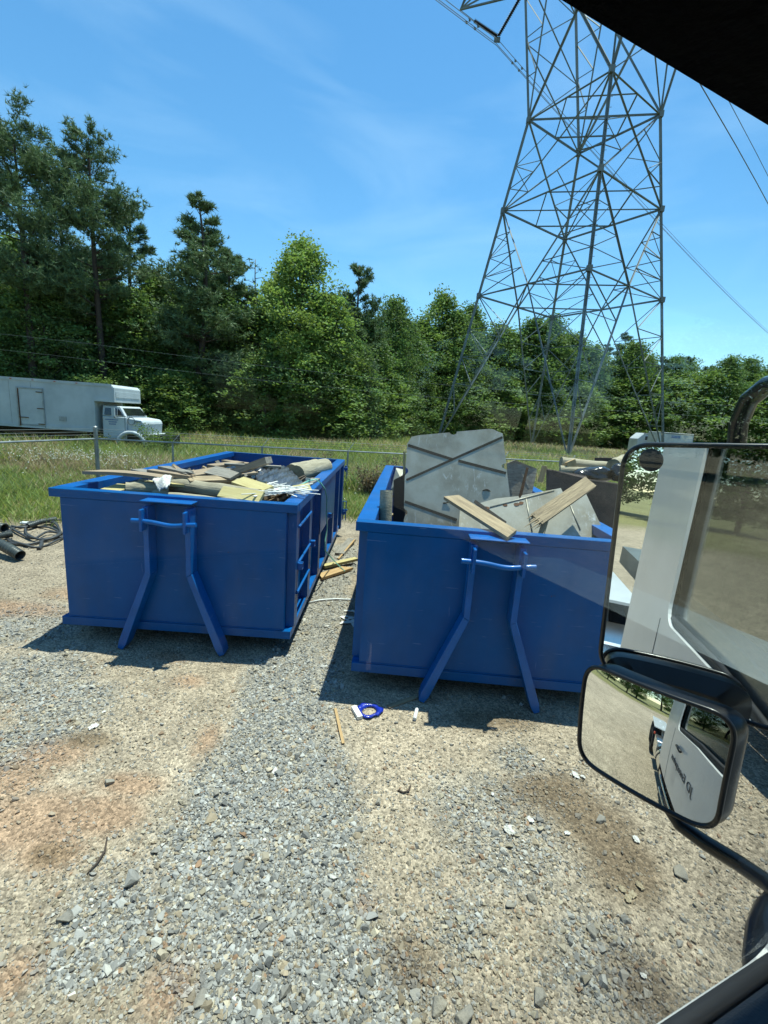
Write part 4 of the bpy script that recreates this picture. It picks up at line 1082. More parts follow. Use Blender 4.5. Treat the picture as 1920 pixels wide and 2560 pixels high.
MB().box(hx1 - 0.15, hx1 + 0.1, 0.05, 2.3, hz_bot - 0.1, hz_bot + 0.06).build('front_bumper', M_TRUCKWHITE, bt, bevel=0.02)
# faded, no longer legible lettering on the cab door
for k, (a, b) in enumerate(((0.05, 0.62), (0.20, 0.55), (0.22, 0.5))):
    z = hood_z0 - 0.17 - k * 0.1; x = cx0 + 0.1 + a
    while x < cx0 + 0.1 + b:
        w_ = random.uniform(0.02, 0.045); MB().box(x, x + w_, 0.106, 0.1185, z, z + random.uniform(0.04, 0.06)).build('faded_letter', M_BLUELETTER, bt); x += w_ + 0.012

# ------------------------------------------------------------------ far camper and trailer at the right
rv = empty('camper_van', tuple(at_y(1640, 1110, 62) * np.array([1, 1, 0]))); tag(rv, 'small white camper van parked far off under the trees behind the pylon legs', 'van')
b = at_y(1640, 1078, 62)[2]
MB().prism([(-2.6, 0, 0.5), (2.0, 0, 0.5), (2.0, 0, 3.0), (-1.8, 0, 3.0), (-2.6, 0, 2.2)], (0, 2.2, 0)).build('body', M_TRUCKWHITE, rv, bevel=0.05)
MB().box(-1.6, -0.7, -0.02, -0.003, 2.1, 2.6).build('side_window', M_DARKGLASS, rv); MB().box(-0.3, 0.6, -0.02, -0.003, 2.1, 2.6).build('side_window', M_DARKGLASS, rv)
MB().box(-1.9, 2.05, -0.04, -0.005, 2.88, 2.98).build('roof_rail', M_STEEL, rv)
for x in (-1.7, 1.2): wheel(rv, x, 0.1, 0.36, 0.36, 0.24)
tl = empty('box_trailer', tuple(at_y(1695, 1100, 58) * np.array([1, 1, 0]))); tag(tl, 'pale box trailer showing above the top edge of the wing mirror', 'trailer')
MB().box(-2.6, 1.9, 0, 2.3, 0.75, 3.25).build('body', M_TRUCKWHITE, tl, bevel=0.03)
MB().box(-2.62, 1.92, -0.03, -0.003, 3.1, 3.22).build('roof_rail', M_STEEL, tl); MB().box(-0.9, 0.2, -0.02, -0.003, 2.6, 2.9).build('sign_plate', M_BLUELETTER, tl)
MB().box(-2.6, 2.6, 0.6, 1.7, 0.5, 0.74).build('chassis', M_BLACK, tl)
for x in (-0.6, 0.3): wheel(tl, x, 0.1, 0.36, 0.36, 0.24)

# ------------------------------------------------------------------ blue hook-lift dumpsters
def make_dumpster():
    R_ = empty('dumpster')
    Wr, Zt, L_, hr = 1.22, 1.603, 5.06, 0.085
    wb = 1.115                       # body half width
    z0, z1 = 0.17, 0.26              # base rail
    bx = lambda nm, a, m=M_BLUE, par=R_, bev=0.004: MB().box(*a).build(nm, m, par, bevel=bev)
    bx('front_wall', (-wb, wb, 0.012, 0.05, z1 + 0.002, Zt - hr - 0.002))
    bx('side_wall', (-wb, -wb + 0.03, 0.052, L_ - 0.3, z1 + 0.002, Zt - hr - 0.002))
    bx('side_wall', (wb - 0.03, wb, 0.052, L_ - 0.3, z1 + 0.002, Zt - hr - 0.002))
    bx('floor', (-wb + 0.032, wb - 0.032, 0.052, L_ - 0.3, z1 + 0.005, z1 + 0.03))
    # top rim
    bx('front_rim', (-Wr + 0.002, Wr - 0.002, 0.005, 0.115, Zt - hr, Zt), M_BLUE)
    for s in (-1, 1):
        a = sorted((s * Wr, s * (Wr - 0.16)))
        bx('side_rim', (a[0], a[1], 0.117, L_ - 0.12, Zt - hr - 0.001, Zt + 0.001), M_BLUE2)
    # base rail
    bx('base_front', (-1.184, 1.184, 0.002, 0.07, z0, z1), M_BLUE)
    for s in (-1, 1):
        a = sorted((s * 1.184, s * 1.0)); bx('base_rail', (a[0], a[1], 0.072, L_ - 0.35, z0, z1 - 0.004), M_BLUE2)
    # long skids and rear rollers
    for s in (-0.5, 0.5):
        bx('skid', (s - 0.05, s + 0.05, 0.3, L_ - 0.6, 0.06, z0 - 0.002))
        MB().tube([(s * 1.4 - 0.1, L_ - 0.55, 0.085), (s * 1.4 + 0.1, L_ - 0.55, 0.085)], 0.085, 16).build('roller', M_RUST, R_, smooth=True, angle=40)
        bx('roller_bracket', (s * 1.4 - 0.13, s * 1.4 + 0.13, L_ - 0.66, L_ - 0.44, 0.12, z0 - 0.002))
    # side ribs
    ribs = [0.10, 0.90, 1.72, 2.54, 3.36, 4.18]
    for s in (-1, 1):
        for y in ribs:
            x0, x1 = wb + 0.001, 1.195
            pts = [(s * x0, y, z1), (s * x1, y + 0.03, z1), (s * x1, y + 0.19, z1), (s * x0, y + 0.22, z1)]
            MB().prism(pts, (0, 0, Zt - hr - z1 - 0.003)).build('side_rib', M_BLUE, R_)
    # step ladder bars between the first two ribs
    for z in (0.60, 0.93, 1.33):
        MB().tube([(1.20, 0.22, z), (1.20, 0.98, z)], 0.014, 8).build('ladder_rung', M_BLUE2, R_, smooth=True, angle=40)
    for y, z in ((0.25, 0.90), (1.05, 0.92), (2.68, 0.92)):
        mb = MB(); t = 0.008; a = 0.035
        mb.box(1.197, 1.25, y - a, y - a + t, z - a, z + a); mb.box(1.197, 1.25, y + a - t, y + a, z - a, z + a)
        mb.box(1.197, 1.25, y - a + t, y + a - t, z - a, z - a + t); mb.box(1.197, 1.25, y - a + t, y + a - t, z + a - t, z + a)
        mb.build('tarp_hook', M_BLUE2, R_)
    # flat panel over two ribs
    bx('side_panel', (1.198, 1.206, 1.76, 3.40, 0.84, Zt - hr - 0.01))
    # rear door frame, hinges, latch
    bx('rear_post', (wb - 0.02, 1.215, L_ - 0.30, L_ - 0.13, z0, Zt - hr - 0.004)); bx('rear_post', (-1.215, -wb + 0.02, L_ - 0.30, L_ - 0.13, z0, Zt - hr - 0.004))
    dr = bx('rear_door', (-1.2, 1.2, L_ - 0.118, L_ - 0.05, z1, Zt - 0.005))
    for x in (-0.8, 0, 0.8): bx('door_rib', (x - 0.05, x + 0.05, L_ - 0.048, L_ + 0.02, z1 + 0.05, Zt - 0.05), M_BLUE, dr)
    for z in (0.5, 1.42):
        MB().tube([(1.245, L_ - 0.12, z - 0.06), (1.245, L_ - 0.12, z + 0.06)], 0.022, 10).build('hinge', M_BLUE2, R_, smooth=True, angle=40)
        bx('hinge_ear', (1.216, 1.29, L_ - 0.16, L_ - 0.145, z - 0.03, z + 0.03), M_BLUE2)
    lt = MB(); lt.tube([(1.235, L_ - 0.2, 0.75), (1.235, L_ - 0.2, 0.35), (1.30, L_ - 0.2, 0.35), (1.30, L_ - 0.2, 0.75), (1.235, L_ - 0.2, 0.75)], 0.011, 6)
    lt.box(1.216, 1.33, L_ - 0.22, L_ - 0.18, 0.55, 0.58); lt.build('latch_handle', M_BLUE2, R_)
    # A-frame of the hook lift
    k, dep = 0.865, 0.15
    for s in (-1, 1):
        w = 0.052
        top = [(s * 0.215, Zt - 0.02), (s * 0.205, k)]
        mb = MB()
        xi = 0.205 - w / 2
        mb.prism([(s * (0.175), 0.010, Zt - hr - 0.004), (s * (0.175 + w), 0.010, Zt - hr - 0.004), (s * (0.175 + w), 0.010, k), (s * 0.175, 0.010, k - 0.03)], (0, -dep, 0))
        mb.build('a_frame_upright', M_BLUE2, R_, bevel=0.004)
        mb = MB()
        mb.prism([(s * 0.175, 0.009, k - 0.032), (s * (0.175 + w), 0.009, k - 0.002), (s * (0.475 + w), 0.009, 0.10), (s * (0.50 + w * 0.8), 0.009, 0.02), (s * 0.495, 0.009, 0.0), (s * 0.455, 0.009, 0.06)], (0, -dep + 0.01, 0))
        mb.build('a_frame_leg', M_BLUE2, R_, bevel=0.004)
        bx('hook_ear', (s * 0.205 - 0.012, s * 0.205 + 0.012, -0.225, -0.141, 1.29, 1.50), M_BLUE2)
    bx('a_frame_cap', (-0.245, 0.245, -0.15, 0.004, Zt - hr + 0.045, Zt - hr + 0.057), M_BLUE2)
    bar = [(-0.305 + 0.61 * t, -0.185, 1.385 - 0.028 * math.exp(-((t - 0.62) / 0.25) ** 2)) for t in np.linspace(0, 1, 18)]
    MB().tube(bar, 0.023, 12).build('hook_bar', M_BLUE2, R_, smooth=True, angle=40)
    # weld seam along the bottom of the front
    bx('front_seam', (-1.1, 1.1, 0.004, 0.0115, z1 + 0.004, z1 + 0.014), M_BLUE)
    return R_
bin1 = make_dumpster(); bin1.location = (-2.0677, 4.2646, 0.0); bin1.rotation_euler = (0, 0, 0.006)
tag(bin1, 'blue steel dumpster heaped with logs, boards and white slats', 'dumpster', 'blue hook-lift dumpsters')
bin2 = copy_tree(bin1); bin2.location = (0.9806, 3.7169, 0.0); bin2.rotation_euler = (0, 0, -0.042)
tag(bin2, 'blue steel dumpster holding the big metal plates, closer to the wing mirror', 'dumpster', 'blue hook-lift dumpsters')

# ------------------------------------------------------------------ scrap helpers
def log_(p0, p1, r, label, m=M_LOG, group='logs in the dumpster', name='log', seed=0):
    p0, p1 = np.asarray(p0, float), np.asarray(p1, float); rng = np.random.default_rng(seed + int(abs(p0[0] * 991)))
    c = (p0 + p1) / 2; d = p1 - p0; ln = np.linalg.norm(d); pts = []; rs_ = []
    for t in np.linspace(0, 1, 9): pts.append((ln * (t - 0.5), 0.005 * rng.normal(), 0.005 * rng.normal())); rs_.append(r * (1 + 0.018 * rng.normal()))
    mb = MB().tube(pts, rs_, 16)
    o = mb.build(name, m, None, smooth=True, angle=50)
    o.data.materials.append(M_LOGEND)
    for pl in o.data.polygons:
        if abs(pl.normal.x) > 0.9: pl.material_index = 1
    o.matrix_world = Matrix.Translation(c) @ Vector(d).to_track_quat('X', 'Z').to_matrix().to_4x4()
    tag(o, label, 'log', group)
    return o
def board(p0, p1, w, th, label, m=M_BOARD, up=(0, 0, 1), name='board', cat='board', group='scrap boards', split=0, bow=0.0, cut=(0.0, 0.0)):
    """plank from p0 to p1; split: number of splinters at the far end; cut: skew of the two ends"""
    p0, p1 = np.asarray(p0, float), np.asarray(p1, float)
    c = (p0 + p1) / 2; ln = np.linalg.norm(p1 - p0); a, b, d = frame_of(p1 - p0, up)
    n_ = 6; vs = []; fs = []
    for i in range(n_ + 1):
        t = i / n_; x = ln * (t - 0.5); z = bow * math.sin(math.pi * t)
        for sy in (-1, 1):
            dx = (cut[0] * sy * w / 2) if i == 0 else (cut[1] * sy * w / 2 if i == n_ else 0)
            for sz in (-1, 1): vs.append((x + dx, sy * w / 2, z + sz * th / 2))
    for i in range(n_):
        k = i * 4
        for q in ((0, 1, 3, 2),): pass
        for u, v in ((0, 1), (1, 3), (3, 2), (2, 0)): fs.append((k + u, k + v, k + 4 + v, k + 4 + u))
    fs += [(0, 2, 3, 1), (n_ * 4, n_ * 4 + 1, n_ * 4 + 3, n_ * 4 + 2)]
    mb = MB().add(vs, fs)
    rng = random.Random(int(abs(p0[0] * 1000)))
    for k in range(split):
        y = (-0.5 + (k + 0.5) / split) * w; l_ = rng.uniform(0.05, 0.2); hh = th * rng.uniform(0.25, 0.5); zz = rng.uniform(-0.3, 0.3) * th
        mb.add([(ln / 2 - 0.03, y - w / split * 0.48, zz - hh), (ln / 2 - 0.03, y + w / split * 0.48, zz - hh), (ln / 2 - 0.03, y + w / split * 0.48, zz + hh), (ln / 2 - 0.03, y - w / split * 0.48, zz + hh), (ln / 2 + l_, y + rng.uniform(-.005, .005), zz)],
               [(0, 1, 2, 3), (0, 4, 1), (1, 4, 2), (2, 4, 3), (3, 4, 0)])
    o = mb.build(name, m, None)
    M4 = Matrix(((d[0], a[0], b[0], c[0]), (d[1], a[1], b[1], c[1]), (d[2], a[2], b[2], c[2]), (0, 0, 0, 1)))
    o.matrix_world = M4
    tag(o, label, cat, group)
    return o
def blob_mesh(name, c, r, m, label, cat, seed, flat=0.7, detail=3, amp=0.28, group=None, scale=(1, 1, 1), freq=2.2):
    bm = bmesh.new(); bmesh.ops.create_icosphere(bm, subdivisions=detail, radius=1.0); rng = np.random.default_rng(seed)
    ph = rng.random((7, 3)) * 6.28; fr = rng.normal(size=(7, 3)) * freq
    for v in bm.verts:
        q = np.array(v.co); s = sum(math.sin(fr[i] @ q + ph[i, 0]) for i in range(7)) / 7
        s2 = sum(abs(math.sin(2.7 * fr[i] @ q + ph[i, 1])) for i in range(7)) / 7
        v.co = Vector(q * (1 + amp * s * 1.6 - amp * 0.8 * s2) * np.array(scale)) * r; v.co.z = v.co.z * flat if v.co.z > 0 else max(v.co.z * flat, -0.4 * r * flat)
    me = bpy.data.meshes.new(name); bm.to_mesh(me); bm.free(); me.materials.append(m); me.shade_smooth()
    o = bpy.data.objects.new(name, me); COL.objects.link(o); o.location = c; tag(o, label, cat, group); return o

# ------------------------------------------------------------------ load of the left dumpster
rl = np.random.default_rng(31)
def rubble(name, x0, x1, y0, y1, zf, n, label, bin_, smax=0.5):
    """loose small offcuts filling the container under the big pieces"""
    cx, sx = math.cos(bin_.rotation_euler.z), math.sin(bin_.rotation_euler.z)
    lx = x0 + (x1 - x0) * rl.random(n); ly = y0 + (y1 - y0) * rl.random(n)
    P = np.stack([bin_.location.x + cx * lx - sx * ly, bin_.location.y + sx * lx + cx * ly, zf(lx, ly) - 0.16 * rl.random(n)], 1)
    boxv = np.array([(x, y, z) for z in (-1, 1) for y in (-1, 1) for x in (-1, 1)], float)
    boxf = np.array([(0, 2, 3), (0, 3, 1), (4, 5, 7), (4, 7, 6), (0, 1, 5), (0, 5, 4), (2, 6, 7), (2, 7, 3), (0, 4, 6), (0, 6, 2), (1, 3, 7), (1, 7, 5)])
    protos = [(boxv * np.array(s), boxf) for s in ((0.22, 0.045, 0.014), (0.30, 0.03, 0.02), (0.14, 0.07, 0.012), (0.40, 0.02, 0.012))]
    pal_ = np.array([[0.24, 0.17, 0.10], [0.15, 0.11, 0.075], [0.32, 0.24, 0.14], [0.20, 0.18, 0.15], [0.10, 0.075, 0.055]])
    V, T, C = stamp(protos, rl.integers(0, 4, n), P, rots(n, 0.3, rl), 0.7 + 0.7 * rl.random(n), pal_[rl.integers(0, 5, n)] * (0.7 + 0.6 * rl.random((n, 1))))
    o = mesh_np(name, V, T, M_FILL, C); tag(o, label, 'scrap wood', kind='stuff')
rubble('scrap_wood', -0.62, 0.62, 0.80, 4.2, lambda x, y: 1.38 + 0.10 * np.sin(y * 1.1) - 0.12 * np.abs(x), 2600, 'loose offcuts filling the log dumpster under the big pieces', bin1)
PZ = lambda x, y, z: at_z(x, y, z + 0.012)
G1 = 'logs in the left dumpster'; GB = 'boards in the left dumpster'
# logs across the front
log_(PZ(314, 1222, 1.56), PZ(420, 1222, 1.56), 0.078, 'short thick log with its sawn end by the white rag', group=G1)
log_(PZ(405, 1207, 1.58), PZ(648, 1243, 1.58), 0.085, 'longest grey log lying along the front rim of the dumpster', group=G1)
log_(PZ(385, 1238, 1.545), PZ(640, 1262, 1.545), 0.05, 'thin log lowest behind the front rim', group=G1)
log_(PZ(440, 1194, 1.60), PZ(665, 1218, 1.60), 0.07, 'grey log lying behind the longest log', group=G1)
log_(PZ(742, 1185, 1.60), PZ(812, 1167, 1.62), 0.135, 'thick log with round end facing out in the rear corner', group=G1)
log_(PZ(728, 1178, 1.54), PZ(790, 1163, 1.54), 0.115, 'log tucked behind the thick rear corner log', group=G1)
log_(PZ(772, 1194, 1.50), PZ(818, 1176, 1.52), 0.085, 'log wedged against the rear right side of the dumpster', group=G1)
log_(PZ(350, 1216, 1.47), PZ(560, 1232, 1.47), 0.09, 'log buried under the front logs', group=G1)
# boards
board(PZ(228, 1180, 1.70), PZ(425, 1197, 1.68), 0.17, 0.035, 'long brown plank poking out over the side rim beside the corner post', M_BOARD, cut=(0.5, 0), group=GB, bow=0.02)
board(PZ(276, 1228, 1.54), PZ(318, 1214, 1.56), 0.22, 0.03, 'pale yellow board piece behind the front rim corner', M_YELLOW, group=GB)
board(PZ(360, 1207, 1.60), PZ(470, 1213, 1.60), 0.12, 0.03, 'pale board under the white rag', M_YELLOW, group=GB)
board(PZ(552, 1230, 1.63), PZ(655, 1244, 1.62), 0.14, 0.035, 'yellowish board with a knot hole behind the front rim', M_YELLOW, up=(0.1, -0.6, 0.7), group=GB)
board(PZ(595, 1202, 1.67), PZ(668, 1226, 1.64), 0.17, 0.04, 'pale yellow plank leaning toward the white slats', M_YELLOW, up=(0, -0.35, 0.9), group=GB)
board(PZ(540, 1197, 1.60), PZ(672, 1150, 1.92), 0.11, 0.075, 'weathered square post sticking up out of the scrap', M_GREYBOARD, group=GB, name='wooden_post')
board(PZ(562, 1160, 1.70), PZ(703, 1167, 1.70), 0.10, 0.025, 'grey flat board lying at the back under the sticking-up post', M_GREYBOARD, group=GB)
board(PZ(342, 1175, 1.66), PZ(400, 1190, 1.66), 0.14, 0.03, 'dark grey board end at the left rim behind the long plank', M_GREYBOARD, group=GB)
board(PZ(375, 1178, 1.70), PZ(480, 1194, 1.68), 0.10, 0.045, 'brown stud lying behind the long plank', M_BOARD, group=GB)
board(PZ(408, 1168, 1.70), PZ(470, 1182, 1.72), 0.13, 0.03, 'dark broken board at the left rear rim', M_GREYBOARD, group=GB, split=3)
board(PZ(398, 1180, 1.66), PZ(452, 1192, 1.66), 0.07, 0.03, 'light strip of pine among the brown scrap', M_NEWPINE, group=GB)
board(PZ(455, 1190, 1.68), PZ(560, 1172, 1.70), 0.20, 0.03, 'wide brown board across the middle of the scrap heap', M_BOARD, group=GB, up=(0, -0.25, 1))
board(PZ(470, 1200, 1.66), PZ(592, 1196, 1.66), 0.15, 0.03, 'orange brown splintered board in front of the black bag', M_PALLET, group=GB, split=5, up=(0, -0.3, 1))
board(PZ(525, 1176, 1.72), PZ(590, 1190, 1.70), 0.19, 0.03, 'grey wide board beside the sticking-up post', M_GREYBOARD, group=GB, up=(0, -0.4, 1))
board(PZ(528, 1170, 1.66), PZ(600, 1160, 1.66), 0.14, 0.08, 'short thick block at the back of the scrap heap', M_BOARD, group=GB, up=(0, -0.2, 1))
board(PZ(560, 1190, 1.62), PZ(640, 1182, 1.66), 0.16, 0.03, 'dark brown plank beneath the sticking-up post', M_BOARD, group=GB)
board(PZ(447, 1172, 1.70), PZ(466, 1195, 1.66), 0.16, 0.03, 'reddish short board standing among the scrap', M_BOARD, group=GB, up=(0.6, -0.3, 0.6))
board(PZ(748, 1222, 1.60), PZ(790, 1198, 1.60), 0.12, 0.035, 'grey board along the right rim beside the film roll', M_GREYBOARD, group=GB)
board(PZ(735, 1225, 1.60), PZ(775, 1218, 1.63), 0.12, 0.03, 'small yellow offcut next to the white slats', M_YELLOW, group=GB, up=(0.3, -0.3, 0.7))
board(PZ(700, 1170, 1.62), PZ(560, 1152, 1.62), 0.12, 0.03, 'brown board against the rear wall', M_BOARD, group=GB)
# bags and film
blob_mesh('trash_bag', PZ(596, 1190, 1.60), 0.22, M_BLACKBAG, 'crumpled black trash bag under the sticking-up post', 'trash bag', 3, 0.7, 4, 0.35, scale=(1.3, 1, 1))
blob_mesh('trash_bag', PZ(650, 1190, 1.56), 0.24, M_BLACKBAG, 'black trash bag between the post and the grey film', 'trash bag', 5, 0.8, 4, 0.3)
# stretched grey film over a stack: ridged sheet
def film(name, corners, label, m, folds=9, sag=0.12, n_=26):
    A_, B_, C_, D_ = [np.asarray(c, float) for c in corners]; vs = []; fs = []
    for i in range(n_ + 1):
        for j in range(n_ + 1):
            u, v = i / n_, j / n_; q = (A_ * (1 - u) + B_ * u) * (1 - v) + (D_ * (1 - u) + C_ * u) * v
            q = q + np.array([0, 0, sag * math.sin(math.pi * u) * math.sin(math.pi * v) + 0.012 * math.sin(folds * 6.28 * u + 5 * v) * (1 - 0.4 * v) + 0.008 * math.sin(17 * u + 31 * v)]); vs.append(q)
    k = n_ + 1
    fs = [(i * k + j, i * k + j + 1, (i + 1) * k + j + 1, (i + 1) * k + j) for i in range(n_) for j in range(n_)]
    o = MB().add(vs, fs).build(name, m, None, smooth=True, center=True); md = o.modifiers.new('thick', 'SOLIDIFY'); md.thickness = 0.004
    tag(o, label, 'plastic film'); return o
film('plastic_film', (PZ(640, 1163, 1.66), PZ(715, 1165, 1.66), PZ(775, 1222, 1.58), PZ(640, 1218, 1.56)), 'grey shiny plastic film stretched over the load beside the white slats', M_GREYFILM, sag=0.05)
# white rag
rag = film('white_rag', (PZ(380, 1200, 1.70), PZ(430, 1190, 1.72), PZ(424, 1214, 1.68), PZ(398, 1226, 1.62)), 'crumpled white rag hanging over the logs', M_PAPER, folds=1.4, sag=0.06, n_=20); rag['category'] = 'rag'
# white slats
for k in range(34):
    px = 640 + 95 * rl.random(); py = 1214 + 20 * rl.random(); z = 1.61 + 0.05 * rl.random()
    a = rl.normal(0.30, 0.42); ln = 0.32 + 0.42 * rl.random(); c = PZ(px, py, z); d = np.array([math.cos(a), math.sin(a) * 0.8, 0.10 * rl.normal()]) * ln / 2
    board(c - d, c + d, 0.014 + 0.012 * rl.random(), 0.005, 'thin white painted wooden slat in the loose bundle on the dumpster corner', M_WHITEWOOD, name='white_lath', cat='lath', group='white slats')
for p0, p1 in (((672, 1216), (775, 1236)), ((700, 1228), (788, 1232)), ((622, 1240), (700, 1238)), ((640, 1207), (652, 1220)), ((672, 1212), (745, 1225)), ((635, 1246), (722, 1222))):
    board(PZ(p0[0], p0[1] - 5, 1.635), PZ(p1[0], p1[1] - 5, 1.635), 0.024, 0.008, 'thin white painted wooden slat in the loose bundle on the dumpster corner', M_WHITEWOOD, name='white_lath', cat='lath', group='white slats')
# green strap over the rim
sp = [PZ(735, 1222, 1.62), PZ(770, 1203, 1.66), PZ(790, 1198, 1.66)]
xs_ = [(800, 1206, 0.70), (812, 1222, 0.68), (817, 1245, 0.67), (816, 1290, 0.66), (818, 1320, 0.65), (813, 1350, 0.66), (812, 1375, 0.7)]
x_side = -2.0677 + 1.26
for px, py, _ in xs_:
    d = ray(px, py); sp.append(EYE_P + d * (x_side / d[0]))
sp.append(at_z(835, 1402, 0.12)); sp.append(at_z(862, 1428, 0.05))
o = MB().tube(sp, 0.009, 6).build('strap', M_STRAP, None, smooth=True, center=True); tag(o, 'green plastic strap hanging over the dumpster rim down to the ground', 'strap')
o = MB().box(-0.03, 0.03, -0.004, 0.004, 0, 0.055).build('paper_tag', M_PAPER, None); o.location = PZ(770, 1206, 1.64); tag(o, 'small white paper tag on the green strap', 'tag')
# ------------------------------------------------------------------ load of the right dumpster
rubble('scrap_wood', -0.62, 0.62, 0.62, 4.2, lambda x, y: 1.02 + 0.05 * np.sin(y * 2.1), 1500, 'loose offcuts in the bottom of the dumpster under the metal plates', bin2)
def on_plane(px, P0, n_):
    d = ray(*px); P0 = np.asarray(P0, float); n_ = np.asarray(n_, float)
    return EYE_P + d * ((P0 - EYE_P) @ n_) / (d @ n_)
def plate(name, outline, P0, n_, th, m, label, cat, parent=None, arcs=8):
    n_ = np.asarray(n_, float); n_ /= np.linalg.norm(n_)
    pts = [on_plane(p, P0, n_) for p in outline]
    return MB().prism(pts, n_ * th), pts, n_
# big plate, leaning back a little
P0 = at_y(1140, 1200, 5.0); nB = np.array([0.03, -0.955, 0.30]); nB /= np.linalg.norm(nB)
big = empty('metal_plate', tuple(on_plane((1150, 1300), P0, nB))); tag(big, 'large scuffed metal plate with crossing grooves standing up out of the dumpster', 'metal plate')
inv = np.array(big.location)
def bigpart(nm, outline, th, m, lift=0.0, bev=0.0):
    pts = [on_plane(p, P0, nB) + nB * lift - inv for p in outline]
    return MB().prism(pts, nB * th).build(nm, m, big, bevel=bev)
outline = [(1018, 1109), (1029, 1092), (1046, 1088), (1124, 1081), (1127, 1085), (1134, 1087), (1141, 1084), (1142, 1079), (1224, 1072), (1232, 1073), (1257, 1084), (1262, 1130), (1266, 1158)]
arc = [(1266 - 12 * math.sin(t), 1158 + 7 - 7 * math.cos(t)) for t in np.linspace(0.4, math.pi - 0.4, 6)]
outline += arc + [(1267, 1174), (1276, 1250), (1281, 1330), (1008, 1315), (1010, 1298)]
outline += [(1010 + 9 * math.sin(t), 1281 + 8 * math.cos(t)) for t in np.linspace(0.3, math.pi - 0.3, 6)]
outline += [(1010, 1270), (1012, 1190)] + [(1013 + 8 * math.sin(t), 1177 + 8 * math.cos(t)) for t in np.linspace(0.3, math.pi - 0.3, 6)] + [(1014, 1165)]
bigpart('sheet', outline, -0.012, M_PLATE)
def strip(nm, a, b, wpx, m=M_GROOVE):
    a, b = np.array(a, float), np.array(b, float); d = (b - a) / np.linalg.norm(b - a); n_ = np.array([-d[1], d[0]]) * wpx / 2
    bigpart(nm, [tuple(a + n_), tuple(b + n_), tuple(b - n_), tuple(a - n_)], 0.004, m, 0.001)
strip('groove', (1020, 1113), (1132, 1149), 6.5); strip('groove', (1146, 1152), (1265, 1183), 6.5); strip('groove', (1016, 1200), (1256, 1093), 5.5); strip('groove', (1012, 1254), (1142, 1300), 6.5)
dent = on_plane((1216, 1228), P0, nB) - inv
MB().tube([dent + np.array([-0.045 + 0.09 * t, 0, 0.018 * math.sin(math.pi * t)]) + nB * 0.004 for t in np.linspace(0, 1, 8)], [0.003, 0.007, 0.009, 0.010, 0.010, 0.009, 0.007, 0.003], 6).build('dent_crease', M_GROOVE, big, smooth=True)
tear = on_plane((1108, 1258), P0, nB) - inv
MB().tube([tear + nB * 0.004, tear + nB * 0.006 + np.array([0.09, 0, 0.02])], [0.010, 0.003], 5).build('dent_crease', M_GROOVE, big)
# second plate lying lower
P1 = at_y(1330, 1290, 4.35); n1 = np.array([0.05, -0.80, 0.60]); n1 /= np.linalg.norm(n1)
ctr = on_plane((1330, 1330), P1, n1)
pl2 = empty('metal_plate', tuple(ctr)); tag(pl2, 'dirty grey metal plate lying under the two pallet boards in the dumpster', 'metal plate')
pts = [on_plane(p, P1, n1) - ctr for p in ((1150, 1272), (1240, 1246), (1296, 1240), (1300, 1247), (1305, 1238), (1402, 1220), (1408, 1232), (1464, 1232), (1520, 1350), (1145, 1345))]
MB().prism(pts, -n1 * 0.012).build('sheet', M_PLATE, pl2)
for a, b, w_ in (((1186, 1253), (1264, 1308), 8),):
    a, b = np.array(a, float), np.array(b, float); d = (b - a) / np.linalg.norm(b - a); q = np.array([-d[1], d[0]]) * w_ / 2
    MB().prism([on_plane(tuple(p), P1, n1) - ctr + n1 * 0.001 for p in (a + q, b + q, b - q, a - q)], n1 * 0.004).build('groove', M_GROOVE, pl2)
for a, b in (((1225, 1268), (1385, 1226)), ((1315, 1248), (1330, 1330)), ((1425, 1262), (1450, 1325))):
    MB().tube([on_plane(a, P1, n1) - ctr + n1 * 0.002, on_plane(b, P1, n1) - ctr + n1 * 0.002], 0.008, 5).build('ridge', M_PLATE, pl2, smooth=True)
for px in ((1215, 1270), (1262, 1262), (1290, 1262), (1302, 1258)):
    q = on_plane(px, P1, n1) - ctr; MB().prism([q + np.array([0.035 * math.cos(t) * random.uniform(.5, 1.2), 0.012 * math.sin(t), 0.016 * math.sin(t) * random.uniform(.5, 1.2)]) + n1 * 0.001 for t in np.linspace(0, 6.28, 9)[:-1]], n1 * 0.002).build('rust_patch', M_RUST, pl2)
# boards lying over the front
board(at_y(1128, 1243, 4.30), at_y(1280, 1338, 3.62), 0.14, 0.035, 'broken pallet board hanging out over the front rim of the dumpster', M_PALLET, up=(0.25, -0.75, 0.6), group='pallet boards in the right dumpster', cut=(0.4, -0.3), split=0)
board(at_y(1475, 1206, 4.35), at_y(1340, 1300, 4.0), 0.135, 0.04, 'thick pallet board with splintered end pointing up toward the mirror', M_PALLET, up=(-0.25, -0.8, 0.55), group='pallet boards in the right dumpster', split=7)
board(at_y(1372, 1275, 4.10), at_y(1350, 1345, 3.95), 0.05, 0.03, 'short prop stick under the splintered board', M_PALLET, group='pallet boards in the right dumpster')
